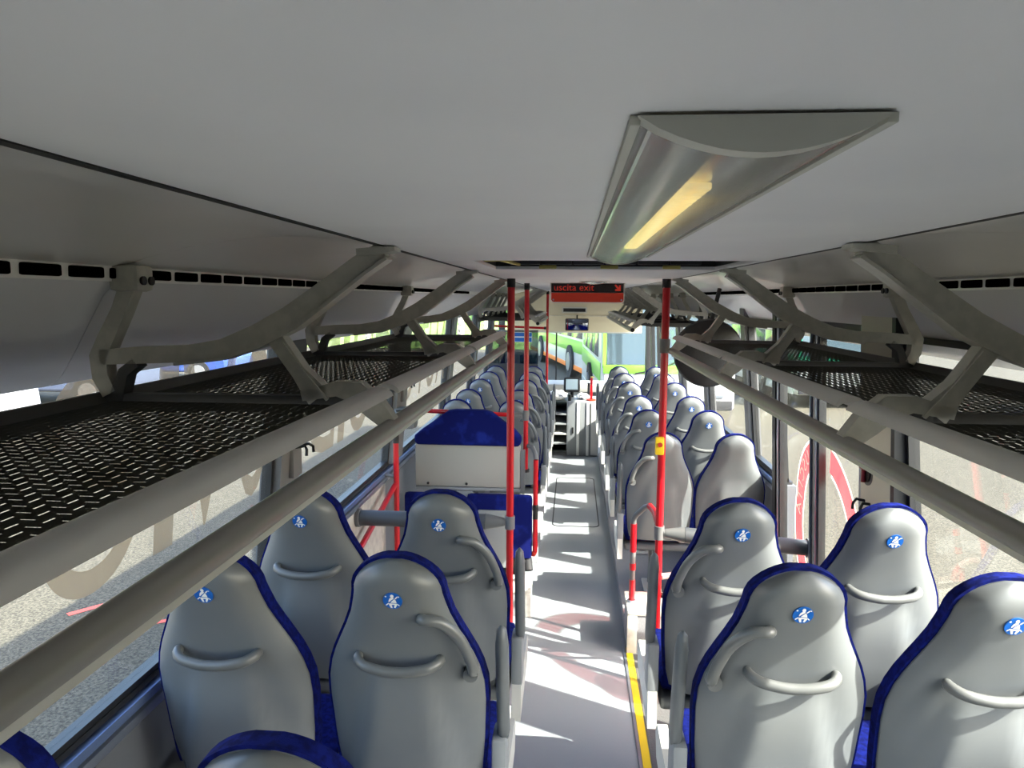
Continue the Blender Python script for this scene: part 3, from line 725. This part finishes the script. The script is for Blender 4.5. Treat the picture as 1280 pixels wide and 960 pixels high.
# aisle-side handrail at the backrest panel
r = root('grab_rail',(-0.24,4.86,0.3),'bent red handrail on the aisle side of the backrest panel','rail')
MB().cyl((-0.236,4.86,0.33),(-0.236,4.86,0.97),0.0165,12).build('rail','red',r)
MB().cyl((-0.236,4.86,0.56),(-0.236,4.86,0.66),0.018,12).build('joint','black',r)
MB().tube([(-0.236,4.86,0.97),(-0.240,4.875,1.0),(-0.262,4.92,1.04),(-0.292,4.955,1.045)],0.0165,12).build('bend','pillar',r)
MB().tube([(-0.236,4.86,0.33),(-0.245,4.88,0.305),(-0.285,4.91,0.30)],0.0165,12).build('lower_bend','redpad',r)
r = root('grab_stub',(-0.31,4.66,0.19),'short red post stub on the small step block','post stub')
MB().cyl((-0.31,4.66,0.191),(-0.31,4.66,0.32),0.018,12).build('stub','red',r); MB().cyl((-0.31,4.66,0.3205),(-0.31,4.66,0.34),0.019,12).build('cap','pillar',r)
# right loop rail in red and grey
r = root('loop_rail',(0.36,4.2,0.26),'red and grey loop rail standing on the right step block','rail')
lx, ly = 0.372, 4.24
MB().cyl((lx,ly,0.261),(lx,ly,0.275),0.026,14).build('flange','alu',r)
for (a,b,mt) in ((0.275,0.40,'red'),(0.40,0.46,'handle'),(0.46,0.50,'red'),(0.50,0.57,'pillar'),(0.57,0.74,'red')): MB().cyl((lx,ly,a),(lx,ly,b),0.0185 if mt=='red' else 0.0165,14).build('upright_section',mt,r)
MB().tube([(lx,ly,0.74),(lx,ly,0.765),(lx+0.012,ly,0.79),(lx+0.06,ly-0.02,0.845),(lx+0.085,ly-0.05,0.862)],0.0165,12).build('bend','handle',r)
MB().tube([(lx+0.085,ly-0.05,0.862),(lx+0.10,ly-0.18,0.866),(lx+0.092,ly-0.44,0.868)],0.0185,12).build('top_section','red',r)
r = root('loop_rail',(0.62,3.9,0.5),'short red and white curved rail under the right padded bar','rail')
MB().tube([(0.482,3.78,0.60),(0.53,3.80,0.60),(0.56,3.82,0.57)],0.017,12).build('bend','cabinet_light',r); MB().tube([(0.56,3.82,0.57),(0.585,3.83,0.53),(0.592,3.84,0.49)],0.018,12).build('end','red',r)
MB().tube([(0.66,3.82,0.80),(0.70,3.82,0.76),(0.74,3.82,0.70)],0.018,12).build('upper_section','red',r); MB().tube([(0.482,3.77,0.50),(0.6,3.78,0.49),(0.8,3.8,0.49)],0.014,10).build('cross_tube','black',r)
MB().tube([(0.74,3.82,0.70),(0.79,3.82,0.6),(0.8,3.8,0.49)],0.016,10).build('lower_section','cabinet_light',r)
# cross rail in front
r = root('grab_rail',(-0.7,10.2,1.6),'horizontal red rail across to the far red pole','rail')
MB().cyl((-1.13,10.2,1.665),(-0.40,10.2,1.64),0.016,12).build('rail','red',r); MB().cyl((-0.40,10.2,1.64),(-0.374,10.2,1.64),0.02,12).build('joint','black',r)
MB().cyl((-0.62,10.2,1.63),(-0.62,10.2,1.53),0.012,8).build('hanger','black',r)

# ------------------------------------------------------------------ wheelchair backrest panel
r = root('backrest_panel',(-0.7,4.9,0),'grey backrest panel with blue headrest and two blue tip-up cushions','backrest panel')
py = 4.90; kk = 0.891
X_ = lambda x: x*kk
Z_ = lambda z: 2.05-kk*(2.05-z)
def pb(nm, m, x0,x1,y0,y1,z0,z1,ch): return MB().box(X_(x0),X_(x1),py+y0,py+y1,Z_(z0),Z_(z1),ch).build(nm, m, r)
pb('panel','panel_grey',-1.20,-0.385,0,0.03,0.60,0.935,0.012)
hp = [(-1.18,0.93),(-0.40,0.93),(-0.378,0.955),(-0.378,1.00),(-0.43,1.06),(-0.53,1.13),(-0.60,1.185),(-0.66,1.205),(-0.88,1.205),(-0.94,1.195),(-1.04,1.12),(-1.14,1.05),(-1.20,1.00),(-1.20,0.955)]
q = MB(); q.prism([(X_(a_),Z_(b_)) for a_,b_ in hp],'y',py-0.03,py+0.045)
o = q.build('headrest','fabric_print',r); bv = o.modifiers.new('bevel','BEVEL'); bv.width = 0.016; bv.segments = 3; plabel(o,'dark blue patterned headrest cushion')
pb('panel_edge','cabinet',-1.20,-0.385,-0.01,0.028,0.575,0.598,0.006)
for (a_,b_) in ((-1.275,-0.845),(-0.79,-0.288)):
    plabel(pb('tip_up_cushion','fabric_print',a_,b_,-0.070,-0.012,0.065,0.565,0.03),'dark blue tip-up seat cushion')
pb('cushion_back','cabinet',-0.70,-0.455,-0.088,-0.071,0.0,0.45,0.012)
pb('support_post','cabinet',-0.88,-0.75,-0.008,0.03,0.02,0.572,0.006)
MB().box(-1.12,-0.32,py+0.0,py+0.05,0.001,0.26,0.006).build('foot','cabinet_dark',r)
for xx in (-1.10,-0.80,-0.46): MB().disc((X_(xx),py-0.003,Z_(0.625)),0.009,'y',0.008,10).build('screw','black',r)
q = MB(); q.tube([(-0.29,py-0.01,0.27),(-0.28,py-0.06,0.24),(-0.275,py-0.08,0.21)],0.03,10); q.build('hinge_arm','rubber',r)
pb('side_plate','pillar',-0.384,-0.35,0.001,0.03,0.58,0.90,0.006)

# grey holder under left rack tube (dispenser-like box)
r = root('call_unit',(-0.9,4.5,1.30),'light grey rounded call unit on the left pillar behind the rack tube','call unit')
MB().box(-1.125,-0.98,4.50,4.62,1.22,1.36,0.035).build('housing','seat_grey',r); MB().box(-1.10,-1.0,4.492,4.4995,1.335,1.35,0.002).build('slot','black',r)

# ------------------------------------------------------------------ exit sign
r = root('exit_sign',(0.087,4.8,2.02),'exit sign with black text strip over a red panel','sign')
sx0, sx1, sz0, sz1, sy = -0.151, 0.326, 2.020, 2.148, 4.80
def rrect(x0,x1,z0,z1,rd):
    pts = [(x0,z1),(x0,z0+rd)]; pts += [(x0+rd-rd*math.cos(a), z0+rd-rd*math.sin(a)) for a in (PI/8,PI/4,3*PI/8)]; pts += [(x0+rd,z0),(x1-rd,z0)]
    pts += [(x1-rd+rd*math.sin(a), z0+rd-rd*math.cos(a)) for a in (PI/8,PI/4,3*PI/8)]; pts += [(x1,z0+rd),(x1,z1)]; return pts
MB().prism(rrect(sx0,sx1,sz0,sz1,0.022),'y',sy,sy+0.05).build('housing','cabinet_light',r)
MB().prism(rrect(sx0+0.007,sx1-0.007,sz0+0.007,sz0+0.066,0.018),'y',sy-0.003,sy-0.0005).build('red_panel','sign_red',r)
o = MB().box(sx0+0.007,sx1-0.007,sy-0.003,sy-0.0005,sz0+0.068,sz1-0.002).build('text_strip','black',r)
for (s,xx) in (('uscita',sx0+0.022),('exit',sx0+0.185)):
    me = text_mesh(s,0.062,'sign_text'); remap(me, lambda p: (xx+p.x*1.02, sy-0.0045, sz0+0.080+p.y)); obj('lettering', me, o)
q = MB(); ax, az = sx1-0.045, sz0+0.098
q.add([(ax+a*0.021,sy-0.0045,az+b*0.021) for a,b in ((-1,.8),(-.6,1.1),(.35,.05),(.35,.8),(.9,.8),(.9,-.9),(-.8,-.9),(-.8,-.35),(-.05,-.35))],[tuple(range(9))]); q.build('arrow','sign_text',o)
for xx in (sx0+0.02,sx1-0.02): MB().disc((xx,sy-0.005,sz0+0.021),0.006,'y',0.004,10).build('screw','alu',r)
MB().box(0.02,0.16,sy+0.005,sy+0.045,sz1,ZC-0.0005).build('hanger','cabinet_light',r)

# round black disc by the right rack
r = root('round_disc',(0.885,4.9,1.70),'large round black disc hanging at the end of the right rack','disc')
q = MB(); q.tube([(0.885,4.93,1.70),(0.885,4.905,1.70),(0.885,4.885,1.70),(0.885,4.872,1.70),(0.885,4.868,1.70)],[0.222,0.225,0.214,0.17,0.08],48); q.build('shell','black',r)
MB().cyl((0.90,4.92,1.90),(0.95,4.94,2.12),0.014,10).build('stalk','black',r)

# ------------------------------------------------------------------ front end: blind, mirror, clock
r = root('sun_blind',(XC,11.5,1.53),'lowered cream sun blind above the windscreen','blind')
MB().prism([(11.55,1.535),(11.50,1.74),(11.47,1.79),(11.46,2.10),(11.49,2.10),(11.50,1.79),(11.53,1.74),(11.58,1.535)],'x',-1.0,1.06).build('sheet','header',r)
MB().cyl((-1.0,11.565,1.53),(1.06,11.565,1.53),0.016,10).build('bottom_bar','cabinet_light',r); MB().box(-1.05,1.1,11.44,11.50,2.07,2.149,0.01).build('cassette','header',r)
MB().box(-0.98,1.04,11.465,11.478,1.775,1.787).build('crease_rail','podium',r)
r = root('clock_display',(0.02,11.4,1.88),'small dark clock display on the cream panel','display')
MB().box(-0.18,0.21,11.435,11.459,1.825,1.918,0.006).build('housing','cabinet_light',r); MB().box(-0.155,0.185,11.43,11.4345,1.845,1.898).build('screen','frame_black',r)
r = root('interior_mirror',(0.055,11.3,1.65),'rounded interior mirror hanging over the windscreen','mirror')
q = MB(); q.box(-0.12,0.235,11.30,11.34,1.56,1.745,0.018); q.build('housing','black',r); q = MB(); q.box(-0.105,0.22,11.292,11.299,1.573,1.732,0.003); o = q.build('glass','mirror',r)
MB().cyl((0.06,11.34,1.7),(0.06,11.452,1.79),0.012,8).build('arm','black',r)

# driver area
r = root('driver_cabinet',(0.03,9.6,0),'grey cabinet by the driver with open black trays','cabinet')
MB().box(-0.06,0.35,9.50,10.10,0.001,0.72,0.02).build('body','cabinet',r)
q = MB(); q.box(-0.30,-0.065,9.90,10.10,0.05,0.70); q.box(-0.30,-0.065,9.52,9.9,0.05,0.07); q.box(-0.30,-0.065,9.52,9.9,0.69,0.71); q.box(-0.31,-0.295,9.52,10.1,0.05,0.71); q.build('tray_case','cabinet_dark',r)
for zz in (0.17,0.30,0.43,0.56):
    q = MB(); q.add([(-0.29,9.88,zz+0.03),(-0.07,9.88,zz+0.03),(-0.07,9.50,zz-0.02),(-0.29,9.50,zz-0.02),(-0.29,9.88,zz+0.045),(-0.07,9.88,zz+0.045),(-0.07,9.50,zz-0.005),(-0.29,9.50,zz-0.005)],[(0,1,2,3),(4,7,6,5),(0,4,5,1),(1,5,6,2),(2,6,7,3),(3,7,4,0)]); q.build('tray','cabinet' if zz != 0.30 else 'cabinet_light',r)
for xx in (0.065,0.19,): MB().box(xx,xx+0.035,9.488,9.4995,0.01,0.71,0.004).build('trim_strip','white',r)
MB().box(0.25,0.345,9.486,9.4995,0.02,0.70,0.004).build('pale_panel','cabinet_light',r)
MB().box(0.005,0.025,9.487,9.4995,0.30,0.38,0.003).build('handle','black',r)
MB().cyl((-0.03,9.56,0.72),(-0.03,9.56,0.80),0.022,12).build('knob','black',r)
r = root('ticket_terminal',(-0.01,9.9,0.72),'black ticket terminal with a pale screen on the cabinet','terminal')
MB().cyl((0.0,9.95,0.721),(0.0,9.93,0.86),0.025,10).build('stand','black',r)
q = MB(); q.prism([(9.86,0.80),(9.93,0.99),(9.98,0.98),(9.92,0.79)],'x',-0.115,0.105); o = q.build('housing','frame_black',r); o.modifiers.new('bevel','BEVEL').width = 0.012
q = MB(); q.prism([(9.867,0.833),(9.915,0.967),(9.917,0.966),(9.869,0.832)],'x',-0.085,0.075); q2 = q.build('screen','screen',r); q2.location.y -= 0.012
r = root('coin_stand',(0.27,9.7,0.72),'red upright ticket stand on the cabinet edge','stand')
MB().cyl((0.25,9.62,0.721),(0.25,9.62,0.74),0.06,16).build('base','sign_red',r); MB().box(0.235,0.265,9.607,9.633,0.74,1.02,0.005).build('post','red',r); MB().box(0.20,0.232,9.60,9.64,0.80,0.95,0.004).build('reader','frame_black',r); MB().disc((0.26,9.62,1.03),0.022,'z',0.018).build('cap','foam',r)
for i,(xx,yy,s_) in enumerate(((-0.20,9.8,0.16),(0.14,9.78,0.10))):
    q = MB(); b = bmesh.new(); bmesh.ops.create_icosphere(b, subdivisions=3, radius=1); rnd = random.Random(i+3)
    from mathutils import noise as mn
    for v in b.verts:
        v.co *= 1+0.35*mn.noise(v.co*2.2+Vector((i*7,0,0))); v.co = Vector((v.co.x*s_*0.8, v.co.y*s_*0.8, max(v.co.z,-0.7)*s_*0.45))
    q.add([v.co+Vector((xx,yy,(0.711 if i == 0 else 0.721)+0.315*s_)) for v in b.verts],[[v.index for v in f.verts] for f in b.faces]); b.free()
    o = q.build('crumpled_bag','paper',None,ang=25); tag(o, ('crumpled white paper bag on the tray case' if i == 0 else 'smaller crumpled white paper on top of the cabinet'),'paper bag')
r = root('driving_chair',(-0.62,10.5,0),"teal driver's seat beyond the far red pole",'seat')
MB().box(-0.86,-0.40,10.45,10.95,0.42,0.56,0.05).build('seat_cushion','teal',r); MB().box(-0.85,-0.41,10.34,10.46,0.56,1.05,0.05).build('backrest','teal',r); MB().box(-0.72,-0.54,10.55,10.85,0.001,0.42,0.02).build('pedestal','frame_black',r); MB().box(-0.75,-0.51,10.34,10.43,1.06,1.26,0.035).build('headrest','teal',r)
r = root('driver_partition',(-0.8,9.95,0),'black partition panel behind the driver','partition')
MB().box(-1.12,-0.46,9.75,9.78,0.001,1.18,0.006).build('panel','rubber',r); MB().box(-1.12,-0.46,9.76,9.768,1.18,1.60).build('pane','glass_dark',r)
MB().box(-1.12,-0.46,9.745,9.785,1.60,1.63,0.005).build('top_rail','pillar',r)
r = root('route_notice',(-0.66,9.7,1.55),'small blue and white notice hung on the driver partition','notice')
MB().box(-0.78,-0.54,9.735,9.744,1.47,1.60).build('board','white',r); MB().box(-0.775,-0.545,9.731,9.7345,1.475,1.53).build('blue_band','sticker',r); MB().box(-0.775,-0.545,9.731,9.7345,1.545,1.595).build('blue_band','sticker',r)
r = root('dashboard',(XC,11.4,0),'pale dashboard below the windscreen','dashboard')
MB().box(-1.08,1.14,11.25,11.86,0.62,0.74,0.03).build('top','panel_grey',r); MB().box(-1.08,0.2,11.35,11.86,0.001,0.62,0.01).build('front','cabinet',r)
q = MB(); n = 28; q.tube([(-0.62+0.23*math.cos(2*PI*k/n),11.12+0.15*math.sin(2*PI*k/n),0.80-0.12*math.sin(2*PI*k/n)*-1) for k in range(n+1)],0.016,8,cap=False); q.build('steering_wheel','black',r)
MB().cyl((-0.62,11.12,0.80),(-0.62,11.4,0.6),0.03,10).build('steering_column','black',r)

# ------------------------------------------------------------------ exterior
def place(o, loc, rz): o.location = loc; o.rotation_euler.z = rz
def coach(loc, rz, label, L, W, Hh, style, cat='bus'):
    """bus standing on the ground, front facing local -y, near left corner at local x=0"""
    r = root('parked_bus', loc, label, cat, rz=rz); sv = ROOTINV[r.name]; ROOTINV[r.name] = Matrix.Identity(4)
    body, band, low = style[:3]; fr = style[3] if len(style) > 3 else band
    pr = [(0.0,0.30),(0.0,1.0),(0.04,1.4),(0.12,Hh-0.25),(0.30,Hh),(L-0.2,Hh),(L,Hh-0.25),(L,0.30)]
    q = MB(); q.prism(pr,'x',0,W); o = q.build('body',body,r); o.modifiers.new('bevel','BEVEL').width = 0.06
    q = MB(); q.prism([(-0.012,1.17),(0.03,1.42),(0.10,Hh-0.42),(0.16,Hh-0.42),(0.1,1.42),(0.05,1.17)],'x',0.10,W-0.10); q.build('windscreen','bus_glass',r)
    MB().box(0.03,W-0.03,-0.022,0.03,1.0,1.16,0.006).build('front_band',fr,r)
    q = MB(); q.prism([(-0.005,1.1),(0.09,Hh-0.3),(0.15,Hh-0.3),(0.05,1.1)],'x',0.02,0.09); q.build('corner_post',fr,r)
    q = MB(); q.prism([(-0.005,1.1),(0.09,Hh-0.3),(0.15,Hh-0.3),(0.05,1.1)],'x',W-0.09,W-0.02); q.build('corner_post',fr,r)
    MB().box(0.05,W-0.05,-0.03,0.04,0.32,0.50,0.02).build('bumper','rubber',r)
    MB().box(0.3,W-0.3,0.10,0.16,Hh-0.36,Hh-0.12,0.01).build('destination_box','black',r)
    for xx in (0.22,W-0.5): MB().box(xx,xx+0.28,-0.03,0.02,0.54,0.68,0.03).build('headlight','alu',r)
    q = MB(); nn = 20; q.tube([(W/2+0.085*math.cos(2*PI*k/nn),-0.012,0.86+0.085*math.sin(2*PI*k/nn)) for k in range(nn+1)],0.012,6,cap=False)
    for k in range(3): a = PI/2+2*PI*k/3; q.cyl((W/2,-0.014,0.86),(W/2+0.08*math.cos(a),-0.014,0.86+0.08*math.sin(a)),0.010,6)
    q.build('emblem','hub',r)
    for s,x_ in ((-1,0),(1,W)):
        x0,x1 = sorted((x_+s*0.012,x_-s*0.02)); nwd = int(L/1.6)
        for k in range(nwd):
            a = 0.7+k*(L-1.2)/nwd; MB().box(x0,x1,a,a+(L-1.2)/nwd-0.08,1.25,Hh-0.45,0.004).build('side_window','bus_glass',r)
        MB().box(x0,x1,0.2,L-0.1,0.82,1.18,0.004).build('side_band',band,r); MB().box(x0,x1,0.2,L-0.1,0.30,0.44,0.004).build('lower_band',low,r)
        for yy in (2.4,L-3.0):
            wxx = x_-s*0.12; w_ = MB().disc((wxx+s*0.06,yy,0.5),0.5,'x',0.26,28).build('wheel','tyre',r); MB().disc((wxx+s*0.2,yy,0.5),0.28,'x',0.03,20).build('hub','hub',w_)
    for s,x_ in ((-1,-0.02),(1,W+0.02)):
        MB().tube([(x_,0.2,Hh-0.4),(x_+s*0.2,-0.15,Hh-0.35),(x_+s*0.22,-0.2,Hh-0.6)],0.03,8).build('mirror_arm','black',r); MB().box(x_+s*0.22-0.1,x_+s*0.22+0.1,-0.25,-0.15,Hh-1.0,Hh-0.6,0.03).build('mirror','black',r)
    MB().tube([(W*0.25,-0.03,1.0),(W*0.45,-0.02,1.1),(W*0.62,0.0,1.3)],0.015,6).build('wiper','black',r)
    return r
GZ = -0.34
coach((0.54,13.8,GZ),0.055,'green and white bus parked facing the windscreen',5.4,2.5,3.0,('bus_white','bus_green','bus_white'))
coach((0.42,19.9,GZ),0.20,'white bus with green side band and orange skirt parked ahead on the left',11,2.5,3.05,('bus_white','bus_green','bus_orange','cabinet_light'))
coach((9.0,6.0,GZ),-0.35,'white bus with green band parked out beyond the right windows',11,2.5,3.0,('bus_white','bus_green','bus_white'))
coach((4.9,16.5,GZ),0.08,'white bus with teal band parked to the right of the facing bus',10,2.5,3.0,('bus_white','bus_teal','bus_white'))
# parked cars out on the left
def car(loc, rz, m, label):
    r = root('parked_car', loc, label, 'car', 'cars parked along the left of the yard', rz); ROOTINV[r.name] = Matrix.Identity(4)
    pr = [(0,.32),(0.02,.62),(0.12,.72),(1.0,.84),(1.75,1.38),(2.1,1.46),(3.1,1.44),(3.75,.98),(4.15,.90),(4.2,.5),(4.15,.30)]
    q = MB(); q.prism(pr,'x',0.0,1.72); o = q.build('body',m,r); b = o.modifiers.new('bevel','BEVEL'); b.width = 0.09; b.segments = 3
    for s,x_ in ((-1,0),(1,1.72)):
        x0,x1 = sorted((x_+s*0.006,x_-s*0.03))
        MB().prism([(1.15,.88),(1.78,1.32),(2.1,1.38),(2.35,1.385),(2.35,.90)],'x',x0,x1).build('side_window','bus_glass',r); MB().prism([(2.42,.90),(2.42,1.385),(3.05,1.36),(3.55,.98)],'x',x0,x1).build('side_window','bus_glass',r)
        for yy in (0.78,3.4):
            w_ = MB().disc((x_-s*0.07,yy,0.32),0.32,'x',0.2,24).build('wheel','tyre',r); MB().disc((x_+s*0.035,yy,0.32),0.2,'x',0.02,16).build('hub','hub',w_)
    q = MB(); q.add([(0.12,1.02,.875),(1.60,1.02,.875),(1.5,1.70,1.365),(0.22,1.70,1.365)],[(0,1,2,3)]); o = q.build('windscreen','bus_glass',r); o.location = (0,-0.02,0.025)
    q = MB(); q.add([(0.12,3.70,1.03),(1.60,3.70,1.03),(1.5,3.18,1.42),(0.22,3.18,1.42)],[(0,1,2,3)]); o = q.build('rear_window','bus_glass',r); o.location = (0,0.03,0.025)
    return r
for i,(xx,yy,mm,lb) in enumerate(((-13.5,4.5,'car_silver','silver car parked nearest on the left of the yard'),(-13.7,8.2,'car_blue','blue car parked on the left between the silver and white ones'),(-13.4,12.0,'car_white','white car parked on the left beyond the blue one'),(-13.9,16.5,'car_dark','slate grey car parked on the left beyond the white one'),(-13.6,21.0,'car_blue','blue car parked farthest along the left of the yard'))):
    car((xx,yy,GZ), -PI/2+0.05*(i%2), mm, lb)
# red marks painted on the yard
for i,(xx,yy,l,a) in enumerate(((-3.1,4.9,0.9,0.5),(-3.6,5.2,0.5,0.9),(2.95,3.4,0.25,0.4),(-2.3,2.7,0.5,1.2))):
    q = MB(); ca, sa = math.cos(a), math.sin(a)
    q.add([(xx+u*ca-v*sa,yy+u*sa+v*ca,GZ+0.004) for u,v in ((-l/2,-.03),(l/2,-.02),(l/2*.9,.03),(-l/2,.035))],[(0,1,2,3)])
    o = q.build('paint_mark','paint_red',None,ang=0); tag(o,['long faded red paint stroke on the yard left of the bus','shorter faded red paint stroke farther out on the left','small red paint fleck on the yard right of the bus','red paint streak on the yard close to the left windows'][i],'paint mark')
# lawn, bare trees, hedge and houses far off
struct(MB().add([(-60,34,GZ+.02),(40,34,GZ+.02),(40,70,GZ+.6),(-60,70,GZ+.6)],[(0,1,2,3)]).build('lawn','grass'))
def bare_tree(x,y,h,label,seed):
    rn = random.Random(seed); r = root('bare_tree',(x,y,GZ),label,'tree','bare trees behind the yard'); t = MB()
    t.tube([(x,y,GZ-.05),(x+rn.uniform(-.1,.1),y,GZ+h*.4),(x+rn.uniform(-.2,.2),y,GZ+h*.75),(x+rn.uniform(-.3,.3),y,GZ+h)],[.16,.13,.08,.02],8); t.build('trunk','bark',r)
    b = MB()
    for i in range(26):
        z = GZ+h*rn.uniform(.22,.95); a = rn.uniform(0,2*PI); l = (h-(z-GZ))*rn.uniform(.25,.5)+.5; p0 = Vector((x,y,z)); dd = Vector((math.cos(a),math.sin(a),rn.uniform(.3,1.0))).normalized()
        p1 = p0+dd*l*.55; p2 = p0+dd*l+Vector((0,0,l*.15)); b.tube([p0,p1,p2],[.04,.025,.008],5)
        for j in range(4):
            q0 = p0+(p2-p0)*rn.uniform(.3,.95); e = Vector((rn.uniform(-1,1),rn.uniform(-1,1),rn.uniform(.1,1))).normalized()*l*.35; b.tube([q0,q0+e],[.018,.005],4)
    b.build('branches','twig',r); return r
tr = [(-5.2,34,9),(-9.5,41,10),(-1.2,36,9),(-0.6,43,11),(3.4,37,9),(5.8,47,10),(-9.6,34,10),(-15,38,11),(8.5,38,10),(13.5,41,11),(-5.0,42,11),(12.5,52,11)]
nm = ['between the left lawn and the buses','with a forked crown','nearest the middle of the windscreen','tall and slim','short','leaning slightly','farther left','farthest left','right of the facing bus','farthest right','behind the left row','behind the facing bus']
for i,(x,y,h) in enumerate(tr): bare_tree(x,y,h,'pale-barked bare tree behind the yard, '+nm[i],i+11)
def blob_hedge(x0,x1,y,h,label,seed):
    rn = random.Random(seed); q = MB(); n = int((x1-x0)/1.3)
    for i in range(n):
        for j in range(2):
            b = bmesh.new(); bmesh.ops.create_icosphere(b, subdivisions=2, radius=1); c0 = Vector((x0+i*1.3+rn.uniform(-.3,.3), y+j*.9, GZ+h*rn.uniform(.3,.5)))
            for v in b.verts: v.co = c0+Vector((v.co.x*1.3,v.co.y*1.1,v.co.z*h*.55))*(1+.25*rn.uniform(-1,1))
            b.verts.index_update(); q.add([v.co for v in b.verts],[[v.index for v in f.verts] for f in b.faces]); b.free()
    return tag(q.build('hedge','leaf'),label,'hedge')
blob_hedge(-40,40,62,5,'long dark evergreen hedge along the end of the yard',3)
def house(x0,x1,y0,y1,h,label,face):
    r = root('house',((x0+x1)/2,(y0+y1)/2,GZ),label,'building')
    MB().box(x0,x1,y0,y1,GZ,h).build('wall','plaster',r)
    q = MB(); mx = (x0+x1)/2; q.prism([(x0-.4,h),(mx,h+2.2),(x1+.4,h)],'y',y0-.4,y1+.4); q.build('roof','roof',r)
    xf = x1 if face > 0 else x0; n = int((y1-y0)/3)
    for k in range(n):
        for zz in (1.0,4.0):
            a = y0+0.8+k*3; xa,xb = sorted((xf+face*.03,xf-face*.05)); w_ = MB().box(xa,xb,a,a+1.3,GZ+zz,GZ+zz+1.5).build('window','white',r); xa,xb = sorted((xf+face*.05,xf-face*.02)); MB().box(xa,xb,a+.12,a+1.18,GZ+zz+.12,GZ+zz+1.38).build('pane','bus_glass',w_)
house(-34,-25,-8,10,6.2,'beige house with red roof beyond the parked cars, nearer one',1)
house(-35,-26,14,32,6.2,'beige house with red roof beyond the parked cars, farther one',1)
house(27,36,2,24,6.2,'beige house with red roof on the right side of the yard',-1)
